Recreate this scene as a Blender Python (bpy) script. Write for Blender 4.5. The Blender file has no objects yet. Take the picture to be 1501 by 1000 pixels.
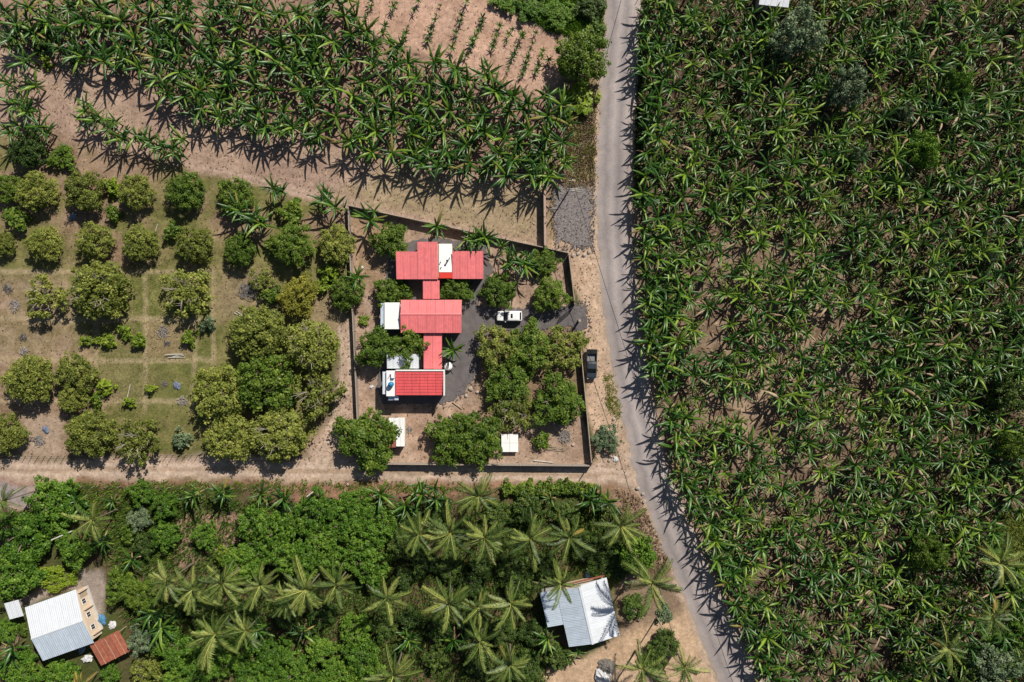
import bpy, bmesh, math, random
import numpy as np
from mathutils import Vector, Matrix, Euler
from mathutils.geometry import tessellate_polygon

R = math.radians
sc = bpy.context.scene
rng = np.random.default_rng(7)
random.seed(7)

# ---------------------------------------------------------------- camera, sky, sun, exposure
S = 8.2            # photo pixels per metre on the ground
H = 124.0          # camera height
cam_d = bpy.data.cameras.new('camera')
cam = bpy.data.objects.new('camera', cam_d)
sc.collection.objects.link(cam)
cam.location = (0, 0, H)
cam.rotation_euler = (0, 0, 0)
cam_d.sensor_width = 36.0
cam_d.lens = 36.0 * H / (1501.0 / S)
cam_d.clip_start = 1.0
cam_d.clip_end = 6000.0
sc.camera = cam

SUN_EL = R(43.0)
SHX, SHY = -0.53, -0.85       # direction shadows fall in the world
SUN_AZ = math.atan2(-SHX, -SHY)
w = bpy.data.worlds.new('World')
sc.world = w
w.use_nodes = True
wn = w.node_tree.nodes
bg = wn['Background']
sky = wn.new('ShaderNodeTexSky')
sky.sky_type = 'NISHITA'
sky.sun_disc = False
sky.sun_elevation = SUN_EL
sky.sun_rotation = SUN_AZ
w.node_tree.links.new(sky.outputs['Color'], bg.inputs['Color'])
bg.inputs['Strength'].default_value = 0.05
sun_d = bpy.data.lights.new('sun', 'SUN')
sun_d.energy = 5.0
sun_d.angle = R(0.53)
sun_d.color = (1.0, 0.94, 0.84)
sun = bpy.data.objects.new('sun', sun_d)
sc.collection.objects.link(sun)
ln = math.hypot(SHX, SHY)
dv = Vector((SHX / ln * math.cos(SUN_EL), SHY / ln * math.cos(SUN_EL), -math.sin(SUN_EL)))
sun.rotation_euler = dv.to_track_quat('-Z', 'Y').to_euler()
sun.location = (60, 90, 120)

vs = sc.view_settings
vs.view_transform = 'Standard'
vs.look = 'None'
vs.gamma = 1.0
vs.use_curve_mapping = False
vs.exposure = 0.18
sc.cycles.use_denoising = True
sc.cycles.max_bounces = 5
sc.cycles.diffuse_bounces = 2
sc.cycles.glossy_bounces = 2
sc.cycles.transmission_bounces = 3
sc.cycles.transparent_max_bounces = 4

# ---------------------------------------------------------------- helpers
def P(px, py, z=0.0):
    k = (H - z) / H
    return Vector(((px - 750.5) / S * k, (500.0 - py) / S * k, z))

def PX(pts):
    return [P(*p)[:2] for p in pts]

def lin(r, g, b):
    def f(c):
        c /= 255.0
        return c / 12.92 if c <= 0.04045 else ((c + 0.055) / 1.055) ** 2.4
    return (f(r), f(g), f(b))

EXPO = 1.34           # what a sunlit white surface would read
def alb(r, g, b, k=1.0):
    c = lin(r, g, b); y = 0.3 * c[0] + 0.6 * c[1] + 0.1 * c[2]
    c = tuple(a * 0.92 + y * 0.08 for a in c)
    return tuple(min(0.85, a / EXPO * k * m_) for a, m_ in zip(c, (0.99, 1.0, 1.06)))

ALLCOL = sc.collection.objects
def link(o):
    ALLCOL.link(o)
    return o

def tag(o, label=None, cat=None, group=None, kind=None):
    if label: o['label'] = label
    if cat: o['category'] = cat
    if group: o['group'] = group
    if kind: o['kind'] = kind
    return o

def thing(name, label, cat, loc=(0, 0, 0), rz=0.0, group=None):
    o = bpy.data.objects.new(name, None)
    o.empty_display_size = 0.3
    link(o)
    o.location = loc
    o.rotation_euler = (0, 0, rz)
    return tag(o, label, cat, group)

def mesh(name, v, f, mat=None, smooth=False, tint=None):
    m = bpy.data.meshes.new(name)
    m.from_pydata([tuple(map(float, p)) for p in v] if not isinstance(v, np.ndarray) else v.tolist(), [], f if not isinstance(f, np.ndarray) else f.tolist())
    if mat: m.materials.append(mat)
    if smooth:
        m.polygons.foreach_set('use_smooth', [True] * len(m.polygons))
    if tint is not None:
        a = m.attributes.new('tint', 'FLOAT', 'POINT')
        a.data.foreach_set('value', np.asarray(tint, dtype=np.float32))
    m.update()
    return m

def fast_mesh(name, v, q, mat=None, tint=None, smooth=False):
    """v (n,3), q (m,k) all faces with k corners"""
    v = np.asarray(v, dtype=np.float32); q = np.asarray(q, dtype=np.int32)
    m = bpy.data.meshes.new(name)
    m.vertices.add(len(v)); m.vertices.foreach_set('co', v.ravel())
    k = q.shape[1]
    m.loops.add(q.size); m.loops.foreach_set('vertex_index', q.ravel())
    m.polygons.add(len(q))
    m.polygons.foreach_set('loop_start', np.arange(len(q), dtype=np.int32) * k)
    if smooth: m.polygons.foreach_set('use_smooth', np.ones(len(q), dtype=bool))
    if mat: m.materials.append(mat)
    if tint is not None:
        a = m.attributes.new('tint', 'FLOAT', 'POINT')
        a.data.foreach_set('value', np.asarray(tint, dtype=np.float32))
    m.update(calc_edges=True)
    m.validate()
    return m

def obj(name, me, parent=None, loc=(0, 0, 0), rot=(0, 0, 0), scale=(1, 1, 1)):
    o = bpy.data.objects.new(name, me)
    link(o)
    o.location = loc; o.rotation_euler = rot; o.scale = scale
    if parent is not None: o.parent = parent
    return o

class MB:
    def __init__(s): s.v = []; s.f = []
    def add(s, v, f):
        n = len(s.v); s.v += [tuple(p) for p in v]; s.f += [tuple(i + n for i in q) for q in f]
        return s
    def box(s, x0, x1, y0, y1, z0, z1):
        return s.add([(x0, y0, z0), (x1, y0, z0), (x1, y1, z0), (x0, y1, z0), (x0, y0, z1), (x1, y0, z1), (x1, y1, z1), (x0, y1, z1)],
                     [(3, 2, 1, 0), (4, 5, 6, 7), (0, 1, 5, 4), (1, 2, 6, 5), (2, 3, 7, 6), (3, 0, 4, 7)])
    def tube(s, a, b, r0, r1=None, n=6, cap=True):
        if r1 is None: r1 = r0
        a = Vector(a); b = Vector(b); d = (b - a).normalized()
        u = d.orthogonal().normalized(); w_ = d.cross(u)
        v = []
        for c, r in ((a, r0), (b, r1)):
            for i in range(n):
                t = 2 * math.pi * i / n
                v.append(c + u * (r * math.cos(t)) + w_ * (r * math.sin(t)))
        f = [(i, (i + 1) % n, n + (i + 1) % n, n + i) for i in range(n)]
        if cap: f += [tuple(range(n - 1, -1, -1)), tuple(range(n, 2 * n))]
        return s.add(v, f)
    def lathe(s, prof, c=(0, 0, 0), n=16):
        v = []
        for (r, z) in prof:
            for i in range(n):
                t = 2 * math.pi * i / n
                v.append((c[0] + r * math.cos(t), c[1] + r * math.sin(t), c[2] + z))
        f = []
        for j in range(len(prof) - 1):
            for i in range(n):
                f.append((j * n + i, j * n + (i + 1) % n, (j + 1) * n + (i + 1) % n, (j + 1) * n + i))
        f.append(tuple(range(n - 1, -1, -1))); f.append(tuple((len(prof) - 1) * n + i for i in range(n)))
        return s.add(v, f)
    def quad(s, a, b, c, d): return s.add([a, b, c, d], [(0, 1, 2, 3)])
    def prism(s, poly, z0, z1):
        n = len(poly)
        v = [(x, y, z0) for x, y in poly] + [(x, y, z1) for x, y in poly]
        f = [tuple(range(n - 1, -1, -1)), tuple(range(n, 2 * n))] + [(i, (i + 1) % n, n + (i + 1) % n, n + i) for i in range(n)]
        return s.add(v, f)
    def build(s, name, mat, parent=None, loc=(0, 0, 0), rot=(0, 0, 0), smooth=False):
        return obj(name, mesh(name, s.v, s.f, mat, smooth), parent, loc, rot)

def ordn(i):
    W = ['first', 'second', 'third', 'fourth', 'fifth', 'sixth', 'seventh', 'eighth', 'ninth', 'tenth', 'eleventh', 'twelfth']
    return W[i]

# numpy value noise
def vnoise(x, y, scale, seed=0, octv=3):
    out = np.zeros_like(x, dtype=np.float64); amp = 1.0; tot = 0.0
    for o in range(octv):
        r_ = np.random.default_rng(seed * 31 + o)
        tab = r_.random((256, 256))
        fx = x / scale; fy = y / scale
        ix = np.floor(fx).astype(int); iy = np.floor(fy).astype(int)
        tx = fx - ix; ty = fy - iy
        tx = tx * tx * (3 - 2 * tx); ty = ty * ty * (3 - 2 * ty)
        a = tab[ix & 255, iy & 255]; b = tab[(ix + 1) & 255, iy & 255]
        c = tab[ix & 255, (iy + 1) & 255]; d = tab[(ix + 1) & 255, (iy + 1) & 255]
        out += amp * ((a * (1 - tx) + b * tx) * (1 - ty) + (c * (1 - tx) + d * tx) * ty)
        tot += amp; amp *= 0.5; scale *= 0.5
    return out / tot

def sdist(x, y, poly):
    """signed distance, positive inside"""
    ins = np.zeros(x.shape, dtype=bool); d2 = np.full(x.shape, 1e12)
    n = len(poly)
    for i in range(n):
        x0, y0 = poly[i]; x1, y1 = poly[(i + 1) % n]
        dx, dy = x1 - x0, y1 - y0
        t = np.clip(((x - x0) * dx + (y - y0) * dy) / (dx * dx + dy * dy + 1e-12), 0, 1)
        d2 = np.minimum(d2, (x - x0 - t * dx) ** 2 + (y - y0 - t * dy) ** 2)
        c = ((y0 > y) != (y1 > y))
        with np.errstate(divide='ignore', invalid='ignore'):
            xi = dx * (y - y0) / (dy if dy != 0 else 1e-12) + x0
        ins ^= c & (x < xi)
    d = np.sqrt(d2)
    return np.where(ins, d, -d)

def pdist(x, y, line):
    d2 = np.full(np.shape(x), 1e12)
    for (x0, y0), (x1, y1) in zip(line[:-1], line[1:]):
        dx, dy = x1 - x0, y1 - y0
        t = np.clip(((x - x0) * dx + (y - y0) * dy) / (dx * dx + dy * dy + 1e-12), 0, 1)
        d2 = np.minimum(d2, (x - x0 - t * dx) ** 2 + (y - y0 - t * dy) ** 2)
    return np.sqrt(d2)

def ss(a, b, v):
    t = np.clip((v - a) / (b - a), 0, 1)
    return t * t * (3 - 2 * t)

# ---------------------------------------------------------------- materials
def new_mat(name):
    m = bpy.data.materials.new(name); m.use_nodes = True
    nt = m.node_tree; b = nt.nodes['Principled BSDF']
    return m, nt, b

def plain(name, col, rough=0.7, metal=0.0, var=0.12, scale=3.0, spec=0.3, bump=0.0, dirt=None):
    m, nt, b = new_mat(name)
    L = nt.links.new
    tc = nt.nodes.new('ShaderNodeTexCoord')
    n1 = nt.nodes.new('ShaderNodeTexNoise'); n1.inputs['Scale'].default_value = scale; n1.inputs['Detail'].default_value = 6; n1.inputs['Roughness'].default_value = 0.65
    oi = nt.nodes.new('ShaderNodeObjectInfo')
    vs_ = nt.nodes.new('ShaderNodeVectorMath'); vs_.operation = 'SCALE'; vs_.inputs[0].default_value = (37.0, 91.0, 13.0)
    L(oi.outputs['Random'], vs_.inputs['Scale'])
    va = nt.nodes.new('ShaderNodeVectorMath'); va.operation = 'ADD'
    L(tc.outputs['Object'], va.inputs[0]); L(vs_.outputs[0], va.inputs[1])
    L(va.outputs[0], n1.inputs['Vector'])
    cr = nt.nodes.new('ShaderNodeValToRGB')
    cr.color_ramp.elements[0].position = 0.3; cr.color_ramp.elements[1].position = 0.7
    lo = dirt if dirt else tuple(c * (1 - var) for c in col)
    hi = tuple(min(0.9, c * (1 + var)) for c in col)
    cr.color_ramp.elements[0].color = (*lo, 1); cr.color_ramp.elements[1].color = (*hi, 1)
    L(n1.outputs['Fac'], cr.inputs['Fac'])
    pr = nt.nodes.new('ShaderNodeMapRange'); pr.inputs[3].default_value = 1 - var * .6; pr.inputs[4].default_value = 1 + var * .4
    L(oi.outputs['Random'], pr.inputs[0])
    pv = nt.nodes.new('ShaderNodeVectorMath'); pv.operation = 'SCALE'; L(cr.outputs['Color'], pv.inputs[0]); L(pr.outputs[0], pv.inputs['Scale'])
    L(pv.outputs[0], b.inputs['Base Color'])
    b.inputs['Roughness'].default_value = rough; b.inputs['Metallic'].default_value = metal
    b.inputs['Specular IOR Level'].default_value = spec
    if bump:
        bp = nt.nodes.new('ShaderNodeBump'); bp.inputs['Strength'].default_value = bump; bp.inputs['Distance'].default_value = 0.05
        L(n1.outputs['Fac'], bp.inputs['Height']); L(bp.outputs['Normal'], b.inputs['Normal'])
    return m

def leafy(name, dark, mid, light, rough=0.5, trans=0.25, spec=0.35, orand=0.35, midpos=0.5):
    """leaf material: per-leaf tint attribute plus a per-object shift"""
    m, nt, b = new_mat(name)
    L = nt.links.new
    at = nt.nodes.new('ShaderNodeAttribute'); at.attribute_name = 'tint'
    oi = nt.nodes.new('ShaderNodeObjectInfo')
    mr = nt.nodes.new('ShaderNodeMath'); mr.operation = 'MULTIPLY_ADD'
    L(oi.outputs['Random'], mr.inputs[0]); mr.inputs[1].default_value = orand; mr.inputs[2].default_value = -orand / 2
    ad = nt.nodes.new('ShaderNodeMath'); ad.operation = 'ADD'
    L(at.outputs['Fac'], ad.inputs[0]); L(mr.outputs[0], ad.inputs[1])
    cr = nt.nodes.new('ShaderNodeValToRGB')
    e = cr.color_ramp.elements
    e[0].position = 0.0; e[0].color = (*dark, 1)
    e[1].position = 1.0; e[1].color = (*light, 1)
    x = e.new(midpos); x.color = (*mid, 1)
    L(ad.outputs[0], cr.inputs['Fac']); L(cr.outputs['Color'], b.inputs['Base Color'])
    b.inputs['Roughness'].default_value = rough
    b.inputs['Specular IOR Level'].default_value = spec
    tr = nt.nodes.new('ShaderNodeBsdfTranslucent'); L(cr.outputs['Color'], tr.inputs['Color'])
    mx = nt.nodes.new('ShaderNodeMixShader'); mx.inputs[0].default_value = trans
    out = nt.nodes['Material Output']
    L(b.outputs[0], mx.inputs[1]); L(tr.outputs[0], mx.inputs[2]); L(mx.outputs[0], out.inputs['Surface'])
    return m

M = {}
M['banana'] = leafy('banana_leaf', (0.007, 0.034, 0.004), (0.040, 0.116, 0.010), (0.225, 0.325, 0.032), 0.40, 0.15, 0.5, 0.55, 0.57)
M['banana_mass'] = leafy('banana_leaf_mass', (0.007, 0.034, 0.004), (0.038, 0.112, 0.010), (0.225, 0.325, 0.032), 0.40, 0.15, 0.5, 0.0, 0.57)
M['banana_old'] = leafy('banana_old_leaf', (0.10, 0.09, 0.02), (0.24, 0.21, 0.05), (0.40, 0.33, 0.12), 0.6, 0.2, 0.3, 0.6)
M['banana_new'] = leafy('banana_new_leaf', (0.14, 0.26, 0.02), (0.26, 0.38, 0.03), (0.36, 0.42, 0.05), 0.45, 0.3)
M['dry_leaf'] = leafy('dry_leaf', (0.08, 0.05, 0.03), (0.24, 0.165, 0.10), (0.50, 0.39, 0.26), 0.8, 0.1, 0.1)
M['pseudostem'] = plain('pseudostem', (0.16, 0.15, 0.06), 0.7, dirt=(0.10, 0.06, 0.03), scale=2.5)
M['palm'] = leafy('palm_frond', (0.018, 0.048, 0.010), (0.120, 0.180, 0.034), (0.41, 0.42, 0.11), 0.46, 0.2, 0.36, 0.6)
M['palm_dry'] = leafy('palm_dry', (0.22, 0.13, 0.03), (0.38, 0.27, 0.06), (0.50, 0.38, 0.10), 0.6, 0.2)
M['olive'] = leafy('olive_leaves', (0.060, 0.080, 0.012), (0.225, 0.265, 0.046), (0.47, 0.48, 0.11), 0.55, 0.33, 0.3, 0.3)
M['green'] = leafy('green_leaves', (0.032, 0.075, 0.008), (0.125, 0.205, 0.022), (0.29, 0.36, 0.05), 0.5, 0.33, 0.3, 0.25)
M['vivid'] = leafy('vivid_leaves', (0.030, 0.085, 0.008), (0.105, 0.215, 0.020), (0.25, 0.37, 0.045), 0.5, 0.28, 0.3, 0.3)
M['lime'] = leafy('lime_leaves', (0.08, 0.15, 0.01), (0.20, 0.29, 0.022), (0.36, 0.43, 0.05), 0.5, 0.28, 0.3, 0.3)
M['dark'] = leafy('dark_leaves', (0.014, 0.036, 0.006), (0.064, 0.115, 0.018), (0.19, 0.25, 0.050), 0.5, 0.25, 0.3, 0.3)
M['greygreen'] = leafy('grey_green_leaves', (0.045, 0.078, 0.036), (0.14, 0.20, 0.10), (0.30, 0.37, 0.20), 0.55, 0.22, 0.3, 0.3)
M['yellow'] = leafy('yellow_leaves', (0.09, 0.10, 0.012), (0.25, 0.25, 0.032), (0.45, 0.40, 0.06), 0.55, 0.28, 0.3, 0.3)
M['bark'] = plain('bark', (0.20, 0.16, 0.12), 0.9, scale=5, bump=0.4)
M['greybark'] = plain('dead_wood', (0.30, 0.265, 0.22), 0.9, scale=5, bump=0.4)
M['wood'] = plain('weathered_wood', (0.36, 0.29, 0.21), 0.85, scale=4)
M['palebark'] = plain('palm_bark', (0.16, 0.13, 0.10), 0.9, scale=4)
M['coconut'] = plain('coconut', (0.38, 0.19, 0.03), 0.5)
M['twig'] = plain('ash_twigs', (0.34, 0.30, 0.265), 0.9, scale=6)
M['ash'] = plain('ash', (0.15, 0.135, 0.125), 0.95, scale=5, var=0.5)
M['roof_pink'] = plain('faded_red_roof', (0.76, 0.195, 0.20), 0.45, var=0.13, scale=1.3, spec=0.5)
M['roof_red'] = plain('red_roof', (0.68, 0.105, 0.11), 0.45, var=0.12, scale=1.3, spec=0.45)
M['red_paint'] = plain('red_painted_slab', (0.62, 0.045, 0.03), 0.5, var=0.08)
M['white'] = plain('white_paint', (0.78, 0.77, 0.75), 0.6, var=0.05, scale=1.5)
M['white_slab'] = plain('white_concrete', (0.80, 0.79, 0.77), 0.7, var=0.04, scale=1.0)
M['cream'] = plain('cream_plaster', (0.62, 0.50, 0.38), 0.8, var=0.08)
M['block'] = plain('concrete_block_wall', (0.30, 0.265, 0.23), 0.9, var=0.2, scale=2)
M['coping'] = plain('wall_coping', (0.36, 0.29, 0.23), 0.9, var=0.15, scale=2)
M['pink_coping'] = plain('pinkish_coping', (0.42, 0.29, 0.24), 0.9, var=0.12, scale=2)
M['zinc'] = plain('zinc_roof', (0.68, 0.71, 0.75), 0.40, metal=0.12, var=0.06, scale=0.7, spec=0.5)
M['zinc_grey_and_shade'] = plain('grey_and_shaded_zinc_roof', (0.58, 0.66, 0.75), 0.45, metal=0.3, var=0.10, scale=0.9, spec=0.5)  # greyer zinc; on the gables its tone carries the shade of the far slopes
M['rust'] = plain('rusty_roof', (0.30, 0.105, 0.065), 0.75, var=0.3, scale=1.6)
M['rust_pale'] = plain('rusty_ridge', (0.45, 0.25, 0.18), 0.75, var=0.2)
M['glass'] = plain('window_glass', (0.02, 0.025, 0.03), 0.12, spec=0.6, var=0.0)
M['carglass'] = plain('car_glass', (0.012, 0.014, 0.018), 0.08, spec=0.7, var=0.0)
M['carwhite'] = plain('white_car_paint', (0.80, 0.80, 0.79), 0.22, var=0.01, spec=0.6)
M['cardark'] = plain('dark_blue_grey_car_paint', (0.035, 0.043, 0.055), 0.3, var=0.05, spec=0.6)
M['black'] = plain('black_rubber', (0.012, 0.012, 0.013), 0.8, var=0.1)
M['bedliner'] = plain('bed_floor', (0.20, 0.20, 0.21), 0.6, var=0.2)
M['alloy'] = plain('alloy', (0.5, 0.5, 0.5), 0.35, metal=0.8)
M['lamp'] = plain('lamp_glass', (0.7, 0.7, 0.72), 0.15, spec=0.6)
M['redlamp'] = plain('red_lamp_glass', (0.35, 0.02, 0.02), 0.2, spec=0.6)
M['tankblue'] = plain('blue_tank', (0.02, 0.22, 0.42), 0.4, var=0.08)
M['tankblack'] = plain('black_pipe', (0.03, 0.03, 0.04), 0.5)
M['concrete'] = plain('grey_concrete', (0.42, 0.40, 0.38), 0.85, var=0.12, scale=1.5)
M['palewood'] = plain('pale_pole', (0.55, 0.52, 0.47), 0.8)
M['cable'] = plain('cable', (0.03, 0.03, 0.035), 0.6)
M['tarp'] = plain('white_tarp', (0.52, 0.52, 0.53), 0.6, bump=0.3)
M['bluetarp'] = plain('blue_plastic', (0.07, 0.20, 0.36), 0.5, var=0.2)
M['bluegrey'] = plain('blue_grey_plastic', (0.16, 0.20, 0.28), 0.6, var=0.3)
M['stone'] = plain('gravel_heap', (0.18, 0.165, 0.15), 0.95, var=0.35, scale=9, bump=0.8)
M['steel'] = plain('gate_steel', (0.07, 0.07, 0.075), 0.5, metal=0.4)
M['rock'] = plain('rock', (0.38, 0.32, 0.27), 0.95, var=0.2, scale=3, bump=0.5)

def ground_mat(name, bump=0.5, fine=9.0):
    """albedo from the per-vertex soil map, broken up by fine grain"""
    m, nt, b = new_mat(name)
    L = nt.links.new
    at = nt.nodes.new('ShaderNodeAttribute'); at.attribute_name = 'soil'
    tc = nt.nodes.new('ShaderNodeTexCoord')
    n1 = nt.nodes.new('ShaderNodeTexNoise'); n1.inputs['Scale'].default_value = 1.1; n1.inputs['Detail'].default_value = 8; n1.inputs['Roughness'].default_value = 0.72
    L(tc.outputs['Object'], n1.inputs['Vector'])
    n2 = nt.nodes.new('ShaderNodeTexNoise'); n2.inputs['Scale'].default_value = 0.23; n2.inputs['Detail'].default_value = 5
    L(tc.outputs['Object'], n2.inputs['Vector'])
    n3 = nt.nodes.new('ShaderNodeTexNoise'); n3.inputs['Scale'].default_value = 3.2; n3.inputs['Detail'].default_value = 4; n3.inputs['Roughness'].default_value = 0.8
    L(tc.outputs['Object'], n3.inputs['Vector'])
    r3 = nt.nodes.new('ShaderNodeMapRange'); r3.inputs[1].default_value = 0.3; r3.inputs[2].default_value = 0.7; r3.inputs[3].default_value = 0.68; r3.inputs[4].default_value = 1.30
    L(n3.outputs['Fac'], r3.inputs[0])
    r1 = nt.nodes.new('ShaderNodeMapRange'); r1.inputs[1].default_value = 0.25; r1.inputs[2].default_value = 0.75; r1.inputs[3].default_value = 0.62; r1.inputs[4].default_value = 1.30
    L(n1.outputs['Fac'], r1.inputs[0])
    r2 = nt.nodes.new('ShaderNodeMapRange'); r2.inputs[1].default_value = 0.3; r2.inputs[2].default_value = 0.7; r2.inputs[3].default_value = 0.86; r2.inputs[4].default_value = 1.14
    L(n2.outputs['Fac'], r2.inputs[0])
    mu = nt.nodes.new('ShaderNodeMath'); mu.operation = 'MULTIPLY'
    L(r1.outputs[0], mu.inputs[0]); L(r2.outputs[0], mu.inputs[1])
    mu2 = nt.nodes.new('ShaderNodeMath'); mu2.operation = 'MULTIPLY'; L(mu.outputs[0], mu2.inputs[0]); L(r3.outputs[0], mu2.inputs[1]); mu = mu2
    vm = nt.nodes.new('ShaderNodeVectorMath'); vm.operation = 'SCALE'
    L(at.outputs['Color'], vm.inputs[0]); L(mu.outputs[0], vm.inputs['Scale'])
    L(vm.outputs[0], b.inputs['Base Color'])
    b.inputs['Roughness'].default_value = 0.95; b.inputs['Specular IOR Level'].default_value = 0.1
    bp = nt.nodes.new('ShaderNodeBump'); bp.inputs['Strength'].default_value = bump; bp.inputs['Distance'].default_value = 0.12
    L(n1.outputs['Fac'], bp.inputs['Height']); L(bp.outputs['Normal'], b.inputs['Normal'])
    return m
M['ground'] = ground_mat('ground_soil')

def road_mat():
    m, nt, b = new_mat('asphalt_road')
    L = nt.links.new
    at = nt.nodes.new('ShaderNodeAttribute'); at.attribute_name = 'tint'     # 0..1 across the road
    tc = nt.nodes.new('ShaderNodeTexCoord')
    n1 = nt.nodes.new('ShaderNodeTexNoise'); n1.inputs['Scale'].default_value = 0.35; n1.inputs['Detail'].default_value = 7; n1.inputs['Roughness'].default_value = 0.7
    L(tc.outputs['Object'], n1.inputs['Vector'])
    n2 = nt.nodes.new('ShaderNodeTexNoise'); n2.inputs['Scale'].default_value = 4.0; n2.inputs['Detail'].default_value = 6
    L(tc.outputs['Object'], n2.inputs['Vector'])
    cr = nt.nodes.new('ShaderNodeValToRGB')
    e = cr.color_ramp.elements
    e[0].position = 0.0; e[0].color = (*alb(198, 178, 158), 1)
    e[1].position = 1.0; e[1].color = (*alb(190, 170, 152), 1)
    for p, c in ((0.07, (184, 170, 160)), (0.24, (156, 145, 140)), (0.42, (186, 173, 165)), (0.60, (154, 144, 140)), (0.78, (188, 174, 164)), (0.94, (188, 170, 156))):
        x = e.new(p); x.color = (*alb(*c), 1)
    ad = nt.nodes.new('ShaderNodeMath'); ad.operation = 'MULTIPLY_ADD'
    L(n1.outputs['Fac'], ad.inputs[0]); ad.inputs[1].default_value = 0.22; ad.inputs[2].default_value = -0.11
    a2 = nt.nodes.new('ShaderNodeMath'); a2.operation = 'ADD'
    L(at.outputs['Fac'], a2.inputs[0]); L(ad.outputs[0], a2.inputs[1])
    L(a2.outputs[0], cr.inputs['Fac'])
    mr = nt.nodes.new('ShaderNodeMapRange'); mr.inputs[1].default_value = 0.3; mr.inputs[2].default_value = 0.7; mr.inputs[3].default_value = 0.88; mr.inputs[4].default_value = 1.10
    L(n2.outputs['Fac'], mr.inputs[0])
    vm = nt.nodes.new('ShaderNodeVectorMath'); vm.operation = 'SCALE'
    L(cr.outputs['Color'], vm.inputs[0]); L(mr.outputs[0], vm.inputs['Scale'])
    # cracks / patches
    vo = nt.nodes.new('ShaderNodeTexNoise'); vo.inputs['Scale'].default_value = 0.12; vo.inputs['Detail'].default_value = 3
    L(tc.outputs['Object'], vo.inputs['Vector'])
    m2 = nt.nodes.new('ShaderNodeMapRange'); m2.inputs[1].default_value = 0.35; m2.inputs[2].default_value = 0.65; m2.inputs[3].default_value = 0.86; m2.inputs[4].default_value = 1.12
    L(vo.outputs['Fac'], m2.inputs[0])
    v2 = nt.nodes.new('ShaderNodeVectorMath'); v2.operation = 'SCALE'
    L(vm.outputs[0], v2.inputs[0]); L(m2.outputs[0], v2.inputs['Scale'])
    L(v2.outputs[0], b.inputs['Base Color'])
    b.inputs['Roughness'].default_value = 0.85; b.inputs['Specular IOR Level'].default_value = 0.2
    return m
M['road'] = road_mat()
M['driveway'] = plain('driveway_chippings', alb(108, 101, 98), 0.9, var=0.26, scale=0.8, bump=0.4)
M['gravel'] = plain('grey_gravel', alb(148, 138, 132), 0.95, var=0.42, scale=3.0, bump=0.7)

# ---------------------------------------------------------------- the ground
ROAD_L = [(890, -60), (888, 0), (881, 90), (877, 180), (874, 270), (876, 350), (882, 430), (892, 510), (904, 580), (917, 640), (930, 700), (950, 755), (974, 810), (1002, 875), (1028, 940), (1052, 1000), (1082, 1070)]
ROAD_R = [(946, -60), (943, 0), (937, 90), (931, 180), (927, 270), (928, 350), (934, 430), (943, 510), (955, 580), (968, 640), (984, 700), (1006, 755), (1032, 810), (1058, 870), (1088, 940), (1118, 1000), (1150, 1070)]

BELT = [(-40, -40), (478, -40), (500, 10), (560, 55), (660, 85), (760, 120), (832, 150), (832, 225), (826, 262), (790, 268), (700, 255), (610, 238), (560, 230), (430, 186), (330, 178), (240, 140), (150, 95), (60, 60), (-40, 50)]
PLOUGH = [(470, -40), (700, -40), (715, 5), (770, 30), (822, 52), (820, 112), (790, 140), (700, 105), (560, 60), (500, 5)]
STRIP = [(-40, 60), (60, 70), (130, 100), (240, 150), (330, 185), (430, 195), (560, 240), (700, 262), (796, 275), (797, 365), (700, 342), (600, 322), (505, 298), (400, 275), (275, 240), (150, 215), (60, 190), (-40, 180)]
ORCH = [(-40, 190), (60, 195), (150, 222), (275, 246), (400, 280), (505, 305), (520, 470), (500, 480), (455, 660), (-40, 668)]
YARD = [(513, 305), (832, 373), (842, 470), (866, 680), (528, 680), (519, 455)]
LANE_POLY = [(-60, 676), (120, 676), (300, 672), (455, 671), (520, 680), (700, 682), (868, 683), (905, 672), (925, 668), (945, 712), (952, 745), (930, 716), (900, 708), (700, 706), (500, 704), (300, 700), (130, 700), (60, 706), (42, 735), (20, 745), (-60, 745)]
EAST = [(936, -60), (1700, -60), (1700, 1080), (1140, 1080), (1082, 940), (1026, 810), (978, 700), (950, 580), (928, 430), (922, 300), (926, 180)]
VERGE_W = [(802, 366), (836, 374), (848, 450), (858, 520), (870, 683), (905, 690), (925, 700), (912, 640), (898, 570), (884, 470), (876, 370), (874, 345), (806, 355)]
VERGE_N = [(832, 140), (882, 90), (876, 350), (830, 372), (798, 366), (800, 275), (830, 262)]
TRACK = [(500, 470), (518, 470), (528, 610), (520, 684), (440, 684), (455, 640), (490, 600)]
HOUSE_R_YARD = [(905, 930), (960, 905), (1012, 895), (1050, 1000), (1070, 1060), (780, 1060), (790, 985), (850, 965)]
GRASS_TOP = [(712, -40), (886, -40), (884, 70), (850, 60), (820, 48), (770, 28)]
YARD_LL = [(118, 835), (152, 838), (158, 870), (150, 900), (120, 900), (105, 862), (35, 888), (20, 885), (60, 862)]
GREY_LL = [(-40, 705), (48, 705), (42, 740), (-40, 745)]

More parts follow.
